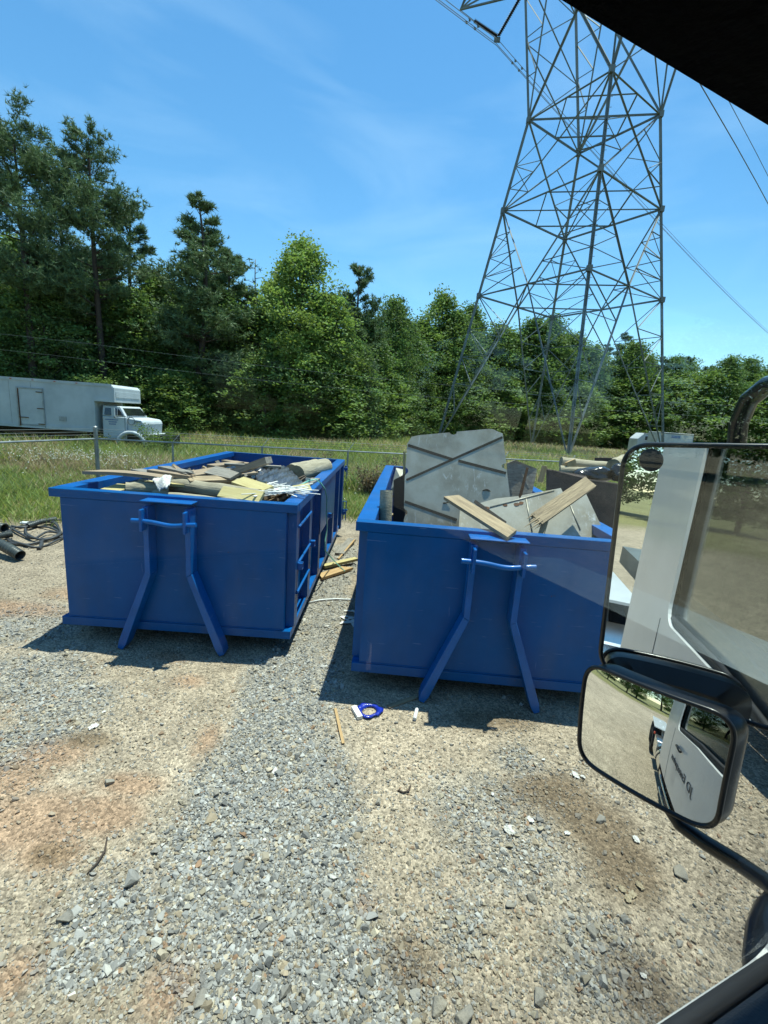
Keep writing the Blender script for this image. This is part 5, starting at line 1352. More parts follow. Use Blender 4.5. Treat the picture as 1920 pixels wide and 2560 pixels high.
# upright post with dirt on it, dark bent sheets at the left
q0, q1 = at_y(963, 1320, 4.42), at_y(966, 1226, 4.5)
o = MB().tube([q0 + [0, 0, -0.2], q0 * 0.5 + q1 * 0.5, q1], [0.062, 0.066, 0.064], 16).build('wooden_post', M_LOG, None, smooth=True, angle=50, center=True); tag(o, 'speckled upright round post in the left front corner of the plate dumpster', 'post')
o = MB().prism([at_y(984, 1200, 5.3), at_y(1012, 1185, 5.3), at_y(1012, 1310, 5.3), at_y(982, 1320, 5.3)], (0.01, 0.02, 0)).build('rubber_sheet', M_RUBBER, None, center=True); tag(o, 'black rubber sheet standing between the upright post and the big plate', 'sheet')
o = MB().prism([at_y(978, 1222, 5.6), at_y(990, 1172, 5.7), at_y(1008, 1176, 5.7), at_y(1004, 1200, 5.6), at_y(985, 1240, 5.6)], (0.0, 0.03, 0.01)).build('bent_sheet', M_PLATE, None, center=True); tag(o, 'small bent piece of sheet metal above the black rubber sheet', 'sheet')
board(at_y(1011, 1128, 5.5), at_y(1010, 1215, 5.5), 0.03, 0.02, 'thin upright yellow stick at the left edge of the big plate', M_YELLOW, up=(0, -1, 0), group='sticks in the right dumpster', name='stick', cat='stick')
# rusty streaked sheet behind the big plate
def sheet(name, pts, off, m, label, cat='sheet'):
    o = MB().prism(pts, off).build(name, m, None, center=True); tag(o, label, cat); return o
sheet('metal_sheet', [at_y(1268, 1158, 5.9), at_y(1288, 1150, 5.9), at_y(1343, 1172, 6.0), at_y(1330, 1235, 5.9), at_y(1290, 1300, 5.8), at_y(1268, 1300, 5.8)], (0, 0.02, 0), M_GREYBOARD, 'brown streaked panel showing just beyond the right edge of the big plate')
sheet('metal_sheet', [at_y(1316, 1168, 5.85), at_y(1322, 1170, 5.85), at_y(1300, 1260, 5.75), at_y(1292, 1258, 5.75)], (0, 0.008, 0), M_RUST, 'narrow orange rust strip on the streaked panel')
board(at_y(1350, 1205, 6.3), at_y(1362, 1165, 6.3), 0.07, 0.03, 'short upright stick next to the brown board sheet', M_NEWPINE, up=(0, -1, 0), group='sticks in the right dumpster', name='stick', cat='stick')
# brown board sheet standing on edge
ctr = at_y(1460, 1280, 6.2); br = empty('brown_board_sheet', tuple(ctr)); tag(br, 'large dark brown board sheet standing on edge behind the pallet boards', 'board sheet')
pp = [at_y(1366, 1172, 6.7), at_y(1466, 1190, 6.35), at_y(1470, 1198, 6.3), at_y(1570, 1212, 6.0), at_y(1570, 1330, 5.9), at_y(1366, 1330, 6.5)]
MB().prism([p_ - ctr for p_ in pp], (0.005, 0.025, 0)).build('sheet', M_PLY, br)
MB().prism([pp[0] - ctr + [0, -0.002, 0], pp[1] - ctr + [0, -0.002, 0], pp[1] - ctr + [0, -0.002, -0.016], pp[0] - ctr + [0, -0.002, -0.016]], (0, -0.004, 0.0)).build('edge_strip', M_PLYEDGE, br)
MB().prism([pp[2] - ctr + [0, -0.002, 0], pp[3] - ctr + [0, -0.002, 0], pp[3] - ctr + [0, -0.002, -0.014], pp[2] - ctr + [0, -0.002, -0.014]], (0, -0.004, 0.0)).build('edge_strip', M_PLYEDGE, br)
log_(at_y(1402, 1157, 7.2), at_y(1520, 1168, 7.2), 0.085, 'pale log lying behind the brown board sheet', group='logs in the right dumpster')
log_(at_y(1400, 1176, 7.0), at_y(1480, 1182, 7.0), 0.08, 'dark log below the pale log behind the brown board sheet', group='logs in the right dumpster')
log_(at_y(1534, 1164, 6.9), at_y(1560, 1150, 8.0), 0.10, 'log end peeping over the bag near the mirror', group='logs in the right dumpster')
blob_mesh('trash_bag', at_y(1485, 1188, 6.8), 0.25, M_BLACKBAG, 'shiny black trash bag on top of the load beside the mirror edge', 'trash bag', 9, 0.75, 4, 0.32, scale=(1.5, 1, 1))
blob_mesh('trash_bag', at_y(1555, 1190, 6.6), 0.22, M_BLACKBAG, 'second black trash bag partly hidden by the mirror edge', 'trash bag', 15, 0.85, 4, 0.32)
sheet('dark_panel', [at_y(1488, 1144, 8.0), at_y(1580, 1146, 8.0), at_y(1580, 1200, 8.0), at_y(1488, 1200, 8.0)], (0, 0.03, 0), M_PLY, 'flat dark panel standing behind the log and bags', 'panel')
board(at_y(1425, 1152, 7.0), at_y(1432, 1178, 7.0), 0.16, 0.05, 'small block with pale split end on the pale log', M_NEWPINE, up=(0.3, -1, 0), group='sticks in the right dumpster', name='wood_block', cat='wood block')

# ------------------------------------------------------------------ things on the ground
GG = 'scrap on the ground'
def gp(px, py, dz=0.0):
    q = at_z(px, py); q[2] = gz(q) + dz; return q
board(gp(800, 1448, 0.04), gp(868, 1425, 0.04), 0.17, 0.04, 'fresh brown board lying flat on the gravel between the dumpsters', M_NEWPINE, group=GG, cut=(0.6, -0.6))
board(gp(808, 1424, 0.05), gp(890, 1408, 0.09), 0.10, 0.045, 'yellowish stud lying on the fresh brown board between the dumpsters', M_YELLOW, group=GG)
board(gp(848, 1390, 0.03), gp(880, 1352, 0.03), 0.17, 0.035, 'grey weathered plank farthest between the dumpsters', M_GREYBOARD, group=GG)
board(gp(846, 1400, 0.02), gp(886, 1360, 0.08), 0.03, 0.02, 'thin stick lying along the grey weathered plank', M_NEWPINE, group=GG, name='stick', cat='stick')
o = MB().tube([gp(770, 1505, 0.015), gp(800, 1501, 0.02), gp(840, 1499, 0.02), gp(885, 1501, 0.015)], 0.011, 6).build('white_cable', M_WHITE, None, smooth=True, center=True); tag(o, 'thin white strip lying across the gap between the dumpsters', 'strip')
for k in range(11):
    c = gp(868 + 22 * rl.random(), 1525 + 40 * rl.random(), 0.02); a = rl.random() * 3.14; l_ = 0.06 + 0.1 * rl.random(); d = np.array([math.cos(a), math.sin(a), 0]) * l_
    board(c - d, c + d, 0.025, 0.005, 'small pale wood shaving in the shadow beside the plate dumpster', M_WHITEWOOD, group='pale shavings', name='wood_shaving', cat='wood scrap')
board(gp(838, 1775, 0.012), gp(858, 1860, 0.012), 0.022, 0.010, 'long thin stick on the gravel in front of the gap', M_NEWPINE, group=GG, name='stick', cat='stick', up=(0, 0, 1))
board(gp(884, 1772, 0.02), gp(900, 1798, 0.02), 0.045, 0.03, 'small pale wood block beside the blue plastic ring', M_WHITEWOOD, group=GG, name='wood_block', cat='wood block')
board(gp(970, 1767, 0.012), gp(1040, 1742, 0.012), 0.045, 0.008, 'pale splinter lying at the edge of the dumpster shadow', M_PALLET, group=GG, name='splinter', cat='wood scrap')
# flattened blue ring
c = gp(923, 1778, 0.004); mb = MB(); vs = []; n_ = 28
for i in range(n_):
    t = 2 * math.pi * i / n_; r1 = 0.105 + 0.012 * math.sin(3 * t + 1) + 0.006 * math.sin(7 * t); r0 = 0.056 + 0.006 * math.sin(2 * t)
    for r_, z in ((r0, 0.004), (r1 * 0.8, 0.022), (r1, 0.006 + 0.012 * abs(math.sin(5 * t)))): vs.append((r_ * math.cos(t) * 1.05, r_ * math.sin(t) * 0.95, z))
fs = []
for i in range(n_):
    j = (i + 1) % n_
    for k in range(2): fs.append((i * 3 + k, i * 3 + k + 1, j * 3 + k + 1, j * 3 + k))
o = mb.add(vs, fs).build('plastic_ring', M_BLUEFILM, None, smooth=True); o.location = c; md = o.modifiers.new('thick', 'SOLIDIFY'); md.thickness = 0.004
tag(o, 'flattened blue plastic ring lying in front of the plate dumpster', 'plastic ring')
o = MB().tube([gp(1036, 1800, 0.02), gp(1042, 1775, 0.02)], 0.016, 10).build('plastic_bottle', M_WHITE, None, smooth=True, angle=40, center=True); tag(o, 'small clear white plastic bottle at the shadow edge', 'bottle')
def scrap_paper(px, py, s, label, seed, m=M_PAPER, name='paper_scrap', grp=None):
    rng = np.random.default_rng(seed); q = gp(px, py, 0.008); n_ = 5; vs = []
    for i in range(n_ + 1):
        for j in range(n_ + 1):
            vs.append(((i / n_ - 0.5) * s * (1 + 0.3 * rng.random()), (j / n_ - 0.5) * s * 0.7 * (1 + 0.3 * rng.random()), 0.25 * s * rng.random()))
    k = n_ + 1; fs = [(i * k + j, i * k + j + 1, (i + 1) * k + j + 1, (i + 1) * k + j) for i in range(n_) for j in range(n_) if not (i in (0, n_ - 1) and j in (0, n_ - 1) and rng.random() < 0.7)]
    o = MB().add(vs, fs).build(name, m, None); o.location = q; o.rotation_euler = (0, 0, rng.random() * 6); md = o.modifiers.new('thick', 'SOLIDIFY'); md.thickness = 0.002
    tag(o, label, 'paper scrap', grp); return o
for k, (px, py, s, lb) in enumerate(((233, 1818, 0.075, 'white paper scrap alone on the tan dirt before the log dumpster'), (1437, 1941, 0.07, 'crumpled white paper nearest the lower mirror'), (1456, 1946, 0.04, 'tiny white scrap beside the crumpled paper'),
        (1325, 2055, 0.055, 'white foam piece on the stony patch'), (1272, 2082, 0.08, 'flat torn white paper left of the foam piece'), (1418, 2086, 0.04, 'small white scrap right of the foam piece'), (1231, 1991, 0.03, 'white speck of paper above the stony patch'),
        (1302, 1766, 0.05, 'white scrap in the shadow before the plate dumpster feet'), (260, 1782, 0.035, 'pale scrap above the lone white paper'), (1358, 1904, 0.03, 'white fleck near the dark dirt stain'), (1890, 1785, 0.12, 'white paper sheet in the shade beyond the lower mirror'),
        (816, 1566, 0.06, 'white scrap on the gravel beside the log dumpster'), (1590, 2100, 0.05, 'leaf-like scrap below the lower mirror'), (1607, 2445, 0.03, 'white pebble-like scrap near the window sill'), (480, 1598, 0.03, 'pale scrap in the shade under the log dumpster'))):
    scrap_paper(px, py, s * 0.78, lb, k)
# dark stick and bent root
o = MB().tube([gp(268, 2095, 0.012), gp(262, 2130, 0.014), gp(243, 2160, 0.016), gp(218, 2186, 0.010)], [0.004, 0.006, 0.006, 0.003], 7).build('stick', M_BARK, None, smooth=True, center=True); tag(o, 'dark bent stick on the gravel at the lower left', 'stick')
o = MB().tube([gp(995, 1975, 0.008), gp(1008, 1981, 0.012), gp(1022, 1978, 0.012), gp(1026, 1964, 0.008)], 0.006, 6).build('root', M_BARK, None, smooth=True, center=True); tag(o, 'small curved root in the gravel centre', 'root')
# dry leaves
M_DRYLEAF = mat('dry_leaf', (0.46, 0.38, 0.26), 0.8, c2=(0.34, 0.27, 0.17), scale=20)
for k, (px, py) in enumerate(((1555, 2225), (1580, 2240), (1600, 2218), (1570, 2250))):
    scrap_paper(px, py, 0.04, 'dry curled tan leaf lying below the lower mirror', 60 + k, M_DRYLEAF, 'dry_leaf', 'dry leaves').__setitem__('category', 'leaf')
# some larger loose rocks one can pick out
ROCKS = [(1095, 2520, 0.045, 0.24), (1160, 2545, 0.05, 0.2), (1345, 2500, 0.05, 0.22), (830, 1960, 0.04, 0.25), (945, 2010, 0.035, 0.28), (660, 2240, 0.04, 0.2), (1330, 2250, 0.035, 0.16), (1070, 2365, 0.03, 0.3), (540, 1985, 0.035, 0.24), (270, 1960, 0.045, 0.15),
         (160, 2300, 0.05, 0.26), (390, 2130, 0.04, 0.17), (1480, 2330, 0.04, 0.18), (1700, 2180, 0.05, 0.16), (640, 1790, 0.035, 0.24), (90, 1700, 0.04, 0.3), (500, 2500, 0.04, 0.25), (1275, 2270, 0.03, 0.15), (1500, 2050, 0.05, 0.16), (720, 2480, 0.045, 0.3)]
ROCK_LABELS = ['loose rock at the bottom edge below the bare dirt', 'bigger loose rock at the bottom edge beside another rock', 'loose rock at the bottom edge toward the window sill', 'rounded rock left of the curved root', 'small rock just above the curved root', 'rock in the middle of the grey gravel band',
  'dark rock at the lower end of the stony patch', 'pale rock on the edge of the bare dirt', 'rock on the upper left side of the grey gravel band', 'dark rock above the reddish dirt patch', 'pale rock below the dark bent stick', 'rock right of the dark bent stick', 'rock between the dry leaves and the bottom edge',
  'rock just under the lower mirror', 'rock near the top of the grey gravel band', 'pale rock in the grey gravel at the left edge', 'rock at the bottom of the grey gravel band', 'small dark rock left of the dry leaves', 'jagged rock by the dark stain near the foam piece', 'pale rock at the bottom right of the grey gravel band']
M_ROCK = mat('loose_rock', (0.23, 0.21, 0.18), 0.85, c2=(0.31, 0.27, 0.21), scale=9, bump=0.6, bscale=40)
for k, (px, py, s, g) in enumerate(ROCKS):
    pv, pf = HULLS[k % 16]; o = MB().add(pv * s, [tuple(f) for f in pf]).build('rock', M_ROCK, None, bevel=s * 0.04); q = gp(px, py, s * 0.22); o.location = q; o.rotation_euler = (random.uniform(-.3, .3), random.uniform(-.3, .3), random.uniform(0, 6))
    tag(o, ROCK_LABELS[k], 'rock', 'loose rocks')

# hoses and drain pipes at the left
def hose(pts, r, label, seed, m=M_HOSE, name='hose', n_=90, cat='hose'):
    P = np.array(pts, float); t = np.linspace(0, len(P) - 1, n_); out = []
    for u in t:
        i = int(min(u, len(P) - 2)); f = u - i; p0, p1, p2, p3 = P[max(i - 1, 0)], P[i], P[i + 1], P[min(i + 2, len(P) - 1)]
        out.append(0.5 * ((2 * p1) + (-p0 + p2) * f + (2 * p0 - 5 * p1 + 4 * p2 - p3) * f * f + (-p0 + 3 * p1 - 3 * p2 + p3) * f ** 3))
    o = MB().tube(out, r, 8).build(name, m, None, smooth=True, center=True, angle=60); tag(o, label, cat, 'hoses on the ground'); return o
def ring(cx, cy, rx, ry, z, n_, ph, turns):
    return [gp(cx + rx * math.cos(ph + t) + 4 * math.sin(3 * t), cy + ry * math.sin(ph + t) + 2 * math.sin(2.3 * t), z + 0.015 * math.sin(4 * t)) for t in np.linspace(0, 6.283 * turns, int(n_ * turns))]
hose(ring(108, 1334, 46, 22, 0.06, 16, 0.3, 2.2), 0.019, 'black hose coil lying on top of the hose heap', 1)
hose(ring(88, 1344, 68, 25, 0.03, 16, 1.8, 1.3), 0.019, 'wide outer loop of black hose at the bottom of the hose heap', 2)
hose([gp(15, 1318, 0.06), gp(50, 1338, 0.05), gp(85, 1352, 0.05), gp(120, 1338, 0.06), gp(165, 1340, 0.04), gp(210, 1330, 0.03)], 0.02, 'black hose snaking across the hose coils', 3)
hose([gp(20, 1360, 0.03), gp(70, 1366, 0.03), gp(130, 1352, 0.03), gp(190, 1342, 0.03), gp(240, 1340, 0.03)], 0.022, 'black hose along the near side of the hose heap', 4)
hose([gp(105, 1362, 0.04), gp(103, 1370, 0.03), gp(97, 1378, 0.025)], 0.03, 'short black hose stub in front of the hose heap', 5, n_=20)
hose([gp(30, 1322, 0.05), gp(60, 1328, 0.08), gp(100, 1316, 0.08), gp(150, 1306, 0.05), gp(210, 1300, 0.04)], 0.02, 'black hose at the back of the hose heap', 6)
def corrugated(pts, r, label):
    P = [np.array(p) for p in pts]; n_ = 64; out = []; rs_ = []
    for i in range(n_):
        u = i / (n_ - 1) * (len(P) - 1); k = int(min(u, len(P) - 2)); f = u - k; out.append(P[k] * (1 - f) + P[k + 1] * f); rs_.append(r * (1.0 if (i // 2) % 2 else 0.86))
    o = MB().tube(out, rs_, 18, caps=False).build('corrugated_pipe', M_PIPE, None, smooth=True, center=True); md = o.modifiers.new('thick', 'SOLIDIFY'); md.thickness = 0.008
    tag(o, label, 'pipe', 'corrugated drain pipes'); return o
corrugated([gp(-90, 1362, 0.24), gp(-40, 1372, 0.22), gp(10, 1390, 0.17), gp(36, 1400, 0.13), gp(52, 1404, 0.09)], 0.08, 'thick black corrugated pipe end nearest the left edge')
corrugated([gp(70, 1326, 0.09), gp(105, 1316, 0.09), gp(140, 1310, 0.09)], 0.05, 'thinner corrugated pipe lying behind the hose coils')
corrugated([gp(-80, 1325, 0.16), gp(-20, 1336, 0.16), gp(14, 1340, 0.15)], 0.08, 'short wide black pipe behind the nearest corrugated pipe')
corrugated([gp(-10, 1352, 0.08), gp(15, 1348, 0.08), gp(32, 1346, 0.08)], 0.055, 'small dark pipe piece beside the hose heap')
o = MB().box(-0.12, 0.12, -0.04, 0.04, 0, 0.05).build('white_box', M_WHITE, None, bevel=0.01); o.location = gp(70, 1314, 0.02); o.rotation_euler = (0, 0, 0.2); tag(o, 'small white plastic piece behind the hose heap', 'plastic piece')
blob_mesh('white_bottle', gp(857, 1258, 0.08), 0.075, M_WHITE, 'small white plastic jug by the far corner of the log dumpster', 'jug', 4, 1.1, 2, 0.05)
# ------------------------------------------------------------------ our own truck: the cab one looks out of, its mirrors and what they show
from mathutils.geometry import tessellate_polygon
TH = math.radians(65)
TT = np.array([math.sin(TH), math.cos(TH), 0]); TN = np.array([-TT[1], TT[0], 0]); TZv = np.array([0, 0, 1.0])
truck = empty('hook_lift_truck', (0, 0, 0), math.pi / 2 - TH)
tag(truck, 'white truck cab framing the view with dark door edge, roof edge and wing mirrors', 'truck')
toL = lambda P: np.array([P @ TT, P @ TN, P[2]])
def Lray(px, s): return toL(EYE_P + ray(*px) * s)
def sheet2d(outer, holes, o, u, v, w, th):
    """flat sheet with holes: 2-D outlines in the frame o + x*u + y*v, thickness th along w"""
    loops = [outer] + holes
    tris = tessellate_polygon([[Vector((a, b, 0)) for a, b in lp] for lp in loops])
    flat = [p_ for lp in loops for p_ in lp]; n_ = len(flat)
    P = [np.asarray(o) + a * np.asarray(u) + b * np.asarray(v) for a, b in flat]
    vs = P + [q + np.asarray(w) * th for q in P]; fs = [tuple(t) for t in tris] + [tuple(n_ + i for i in reversed(t)) for t in tris]
    k = 0
    for lp in loops:
        m_ = len(lp)
        for i in range(m_): fs.append((k + i, k + (i + 1) % m_, n_ + k + (i + 1) % m_, n_ + k + i))
        k += m_
    return MB().add(vs, fs)
def rrect(x0, x1, y0, y1, r, n_=6):
    out = []
    for cx, cy, a0 in ((x1 - r, y1 - r, 0), (x0 + r, y1 - r, math.pi / 2), (x0 + r, y0 + r, math.pi), (x1 - r, y0 + r, 1.5 * math.pi)):
        for i in range(n_ + 1): t = a0 + math.pi / 2 * i / n_; out.append((cx + r * math.cos(t), cy + r * math.sin(t)))
    return out
X_, Y_, Z_ = (1, 0, 0), (0, 1, 0), (0, 0, 1)
# outer door side with window opening (driver side and far side)
side_out = [(-0.89, 1.0), (1.05, 1.0), (1.08, 1.75), (0.93, 2.90), (-0.80, 2.98), (-0.89, 2.90)]
zs_ = lambda t, z: z - 0.10 * max(0.0, t - 0.38)
hole = [(a, zs_(a, b) if b < 1.9 else b) for a, b in rrect(-0.20, 0.86, 1.757, 2.735, 0.09)]
hole = hole[:21] + [(0.38, 1.757)] + hole[21:]
sheet2d(side_out, [hole], (0, 0.215, 0), X_, Z_, Y_, 0.015).build('door_side', M_CABWHITE, truck)
sheet2d(side_out, [rrect(-0.55, 0.86, 1.757, 2.735, 0.09)], (0, -1.965, 0), X_, Z_, Y_, 0.015).build('far_door_side', M_CABWHITE, truck)
bx = lambda nm, a, m, par=truck, bev=0.0: MB().box(*a).build(nm, m, par, bevel=bev)
bx('window_pane', (-0.22, 0.88, 0.186, 0.190, 1.55, 2.74), M_GLASS)
MB().tube([(-0.24, 0.208, 1.7855), (0.38, 0.208, 1.7855), (0.95, 0.208, zs_(0.95, 1.7855))], 0.011, 8).build('window_seal', M_RUBBER, truck, smooth=True)
MB().prism([(-0.24, 0.194, 1.5), (0.95, 0.194, 1.5), (0.95, 0.194, zs_(0.95, 1.78)), (0.38, 0.194, 1.78), (-0.24, 0.194, 1.78)], (0, 0.0195, 0)).build('sill_strip', M_RUBBER, truck)
MB().prism([(-0.86, 0.085, 1.0), (1.0, 0.085, 1.0), (1.0, 0.085, zs_(1.0, 1.87)), (0.38, 0.085, 1.87), (-0.86, 0.085, 1.87)], (0, 0.087, 0)).build('door_trim', M_DOORTRIM, truck, bevel=0.006)
bx('header_trim', (-0.86, 0.96, 0.02, 0.145, 2.630, 2.84), M_CABIN, bev=0.002)
bx('header_outer_trim', (-0.86, 0.96, 0.1455, 0.184, 2.70, 2.84), M_CABIN)
bx('pillar_trim', (-0.86, -0.27, 0.06, 0.184, 1.887, 2.63), M_CABIN)
bx('front_pillar_trim', (0.90, 1.0, 0.05, 0.184, 1.887, 2.63), M_CABIN)
MB().tube([(0.30, 0.145, 2.634), (0.345, 0.150, 2.622), (0.39, 0.145, 2.634)], 0.012, 8).build('coat_hook', M_CABIN, truck, smooth=True)
bx('roof', (-0.88, 0.93, -1.94, 0.212, 2.88, 2.95), M_CABWHITE, bev=0.02)
bx('roof_lining', (-0.86, 0.93, -1.93, 0.019, 2.80, 2.878), M_CABIN)
bx('rear_wall', (-0.885, -0.862, -1.945, 0.213, 0.9, 2.878), M_CABWHITE)
bx('rear_lining', (-0.861, -0.84, -1.94, 0.06, 0.95, 2.799), M_CABIN)
bx('cab_floor', (-0.86, 1.1, -1.94, 0.213, 0.86, 0.94), M_CABIN)
bx('far_door_trim', (-0.83, 1.0, -1.945, -1.87, 0.95, 1.74), M_CABIN)
bx('dashboard', (0.78, 1.10, -1.93, 0.04, 1.45, 2.02), M_CABIN, bev=0.03)
bx('firewall', (1.06, 1.10, -1.93, 0.20, 0.9, 1.44), M_CABIN)
bx('seat_base', (-0.62, -0.02, -0.75, -0.18, 1.0, 1.50), M_CABIN, bev=0.05); bx('seat_back', (-0.80, -0.60, -0.75, -0.18, 1.50, 2.25), M_CABIN, bev=0.05)
bx('far_seat', (-0.62, -0.02, -1.75, -1.2, 1.0, 1.50), M_CABIN, bev=0.05); bx('far_seat_back', (-0.80, -0.60, -1.75, -1.2, 1.50, 2.25), M_CABIN, bev=0.05)
sw = MB().tube([np.array([0.55 + 0.08 * math.sin(t), -0.46 + 0.22 * math.cos(t), 1.98 + 0.19 * math.sin(t)]) for t in np.linspace(0, 6.283, 33)[:-1]], 0.016, 8, closed=True).build('steering_wheel', M_BLACK, truck, smooth=True)
MB().tube([(0.85, -0.46, 1.85), (0.55, -0.46, 1.98)], 0.03, 8).build('steering_column', M_BLACK, sw)
MB().prism([(1.09, -1.9, 1.93), (1.09, 0.15, 1.93), (0.93, 0.15, 2.80), (0.93, -1.9, 2.80)], (0.004, 0, 0)).build('windscreen', M_GLASS, truck)
MB().bar((1.075, 0.19, 1.80), (0.92, 0.19, 2.86), 0.05, 0.08).build('front_pillar', M_CABWHITE, truck); MB().bar((1.075, -1.94, 1.80), (0.92, -1.94, 2.86), 0.05, 0.08).build('front_pillar', M_CABWHITE, truck)
bx('far_window_pane', (-0.57, 0.88, -1.932, -1.928, 1.75, 2.75), M_TINTGLASS)  # unseen pane, dark tint added to dim its ghost in the near window
# bonnet, front wheels, bumper
MB().prism([(1.11, 0.02, 1.0), (2.55, -0.05, 1.0), (2.6, -0.05, 1.45), (2.45, -0.06, 1.62), (1.11, 0.02, 1.80)], (0, -1.80, 0)).build('bonnet', M_CABWHITE, truck, bevel=0.05)
for n_ in (-0.12, -1.65): wheel(truck, 1.85, n_, 0.52, 0.52, 0.30, hub=M_CHROME, side=1 if n_ > -1 else -1)
bx('front_bumper', (2.62, 2.80, -1.9, 0.12, 0.55, 0.90), M_CHROME, bev=0.03)
MB().tube([(1.85 + 0.66 * math.cos(t), 0.06, 0.62 + 0.60 * math.sin(t)) for t in np.linspace(0.1, math.pi - 0.1, 14)], 0.06, 8).build('front_mudguard', M_CABWHITE, truck, smooth=True)
# chassis, tanks, steps, rear wheels, hook arm
for n_ in (-0.5, -1.28): bx('chassis_rail', (-6.6, 2.4, n_ - 0.06, n_ + 0.06, 0.72, 0.99), M_BLACK)
ft = MB().tube([(-1.95, -0.14, 0.62), (-0.93, -0.14, 0.62)], 0.31, 28).build('fuel_tank', M_CHROME, truck, smooth=True, angle=40)
for t in (-1.75, -1.15): MB().tube([(t - 0.03, -0.14, 0.62), (t + 0.03, -0.14, 0.62)], 0.318, 28).build('tank_strap', M_BLACK, ft, smooth=True, angle=40)
MB().tube([(-1.45, -0.10, 0.92), (-1.45, -0.10, 0.98)], 0.05, 12).build('filler_cap', M_BLACK, ft)
bx('cab_step', (-0.80, 0.85, -0.1, 0.20, 0.40, 0.46), M_CHROME, bev=0.01); bx('cab_step', (-0.80, 0.85, -0.02, 0.205, 0.70, 0.75), M_CHROME, bev=0.01); bx('step_box', (-0.78, 0.83, -0.4, 0.10, 0.47, 0.86), M_BLACK)
ht_ = bx('hydraulic_tank', (-1.40, -0.96, -0.75, 0.10, 1.02, 1.85), M_GLOSSBLACK, bev=0.04)
bx('level_gauge', (-1.20, -1.15, 0.101, 0.118, 1.22, 1.62), M_CHROME, ht_); bx('gauge_tube', (-1.185, -1.165, 0.119, 0.124, 1.28, 1.56), M_YELLOW, ht_)
MB().tube([(-1.15, -0.1, 1.86), (-1.15, -0.1, 2.02), (-1.35, -0.2, 2.1), (-1.7, -0.3, 1.9)], 0.03, 8).build('hydraulic_hose', M_BLACK, ht_, smooth=True)
MB().bar((-1.55, -0.9, 1.1), (-6.2, -0.9, 1.25), 0.30, 0.28).build('hook_arm', M_STEEL, truck); MB().bar((-1.6, -0.9, 1.1), (-1.45, -0.9, 2.5), 0.22, 0.22).build('hook_jib', M_STEEL, truck); MB().tube([(-1.5, -0.9, 2.5), (-1.62, -0.9, 2.66), (-1.80, -0.9, 2.62), (-1.82, -0.9, 2.45)], 0.06, 10).build('hook', M_RUST, truck, smooth=True)
MB().tube([(-1.9, -0.45, 1.05), (-4.3, -0.75, 1.3)], 0.09, 14).build('lift_cylinder', M_CHROME, truck, smooth=True, angle=40)
for t in (-3.6, -4.9):
    for n_ in (0.02, -1.76): wheel(truck, t, n_ - 0.08, 0.52, 0.52, 0.56, hub=M_CHROME, side=1 if n_ > -1 else -1)
    MB().tube([(t + 0.62 * math.cos(a), -0.08, 0.56 + 0.62 * math.sin(a)) for a in np.linspace(0.25, math.pi - 0.25, 12)], 0.05, 6).build('rear_mudguard', M_CABWHITE, truck, smooth=True)
bx('rear_mudguard', (-5.6, -2.9, -0.38, 0.24, 1.16, 1.19), M_CABWHITE)
bx('marker_light', (-2.7, -2.6, 0.2, 0.24, 1.0, 1.06), M_AMBER); bx('tool_box', (-2.75, -2.05, -0.42, 0.18, 0.45, 1.0), M_CHROME, bev=0.02)
# door lettering
tcu = bpy.data.curves.new('door_lettering', 'FONT'); tcu.body = 'JD Enterprises'; tcu.size = 0.105; tcu.extrude = 0.0015; tcu.align_x = 'CENTER'
tmp = bpy.data.objects.new('tmp_text', tcu); COL.objects.link(tmp); bpy.context.view_layer.update()
me = bpy.data.meshes.new_from_object(tmp.evaluated_get(bpy.context.evaluated_depsgraph_get())); bpy.data.objects.remove(tmp)
me.materials.clear(); me.materials.append(M_LETTER); tx = bpy.data.objects.new('door_lettering', me); COL.objects.link(tx); tx.parent = truck
tx.matrix_local = Matrix(((-1, 0, 0, 0.16), (0, 0, 1, 0.2325), (0, 1, 0, 1.42), (0, 0, 0, 1)))
MB().tube([(0.0, 0.245, 1.62), (0.16, 0.252, 1.62)], 0.014, 8).build('door_handle', M_BLACK, truck, smooth=True)
bx('door_seam', (-0.28, -0.274, 0.2295, 0.2315, 1.02, 1.75), M_BLACK)

# wing mirrors
def rounded_quad(c4, r, n_=8):
    c4 = [np.asarray(c, float) for c in c4]; out = []
    for i in range(4):
        p0, p1, p2 = c4[i - 1], c4[i], c4[(i + 1) % 4]; a = p0 - p1; b = p2 - p1; a /= np.linalg.norm(a); b /= np.linalg.norm(b)
        for k in range(n_ + 1):
            t = k / n_; out.append((1 - t) ** 2 * (p1 + a * r) + 2 * t * (1 - t) * p1 + t * t * (p1 + b * r))
    return out
def shift_scale(lp, c, k, off): return [c + (q - c) * k + off for q in lp]
um = bpy.data.objects.new('wing_mirror', None); COL.objects.link(um); um.parent = truck
N1 = np.array([-0.914, -0.401, 0.052]); N1 /= np.linalg.norm(N1)
UM = [np.array(c) for c in ((0.996, 0.768, 2.473), (0.984, 0.720, 1.890), (1.139, 0.372, 1.905), (1.136, 0.453, 2.498))]
UMc = sum(UM) / 4
UM = [q - N1 * ((q - UMc) @ N1) for q in UM]
lp = rounded_quad(UM, 0.06); lpi = shift_scale(lp, UMc, 0.972, N1 * 0.001)
MB().prism(lpi, N1 * 0.002).build('mirror_glass', M_MIRROR, um)
MB().tube(shift_scale(lp, UMc, 0.99, N1 * 0.001), 0.0065, 8, closed=True).build('mirror_frame', M_GLOSSBLACK, um, smooth=True)
loops = [shift_scale(lp, UMc, k, N1 * o) for k, o in ((0.985, 0.0), (1.0, -0.02), (0.985, -0.045), (0.90, -0.07), (0.5, -0.085))]
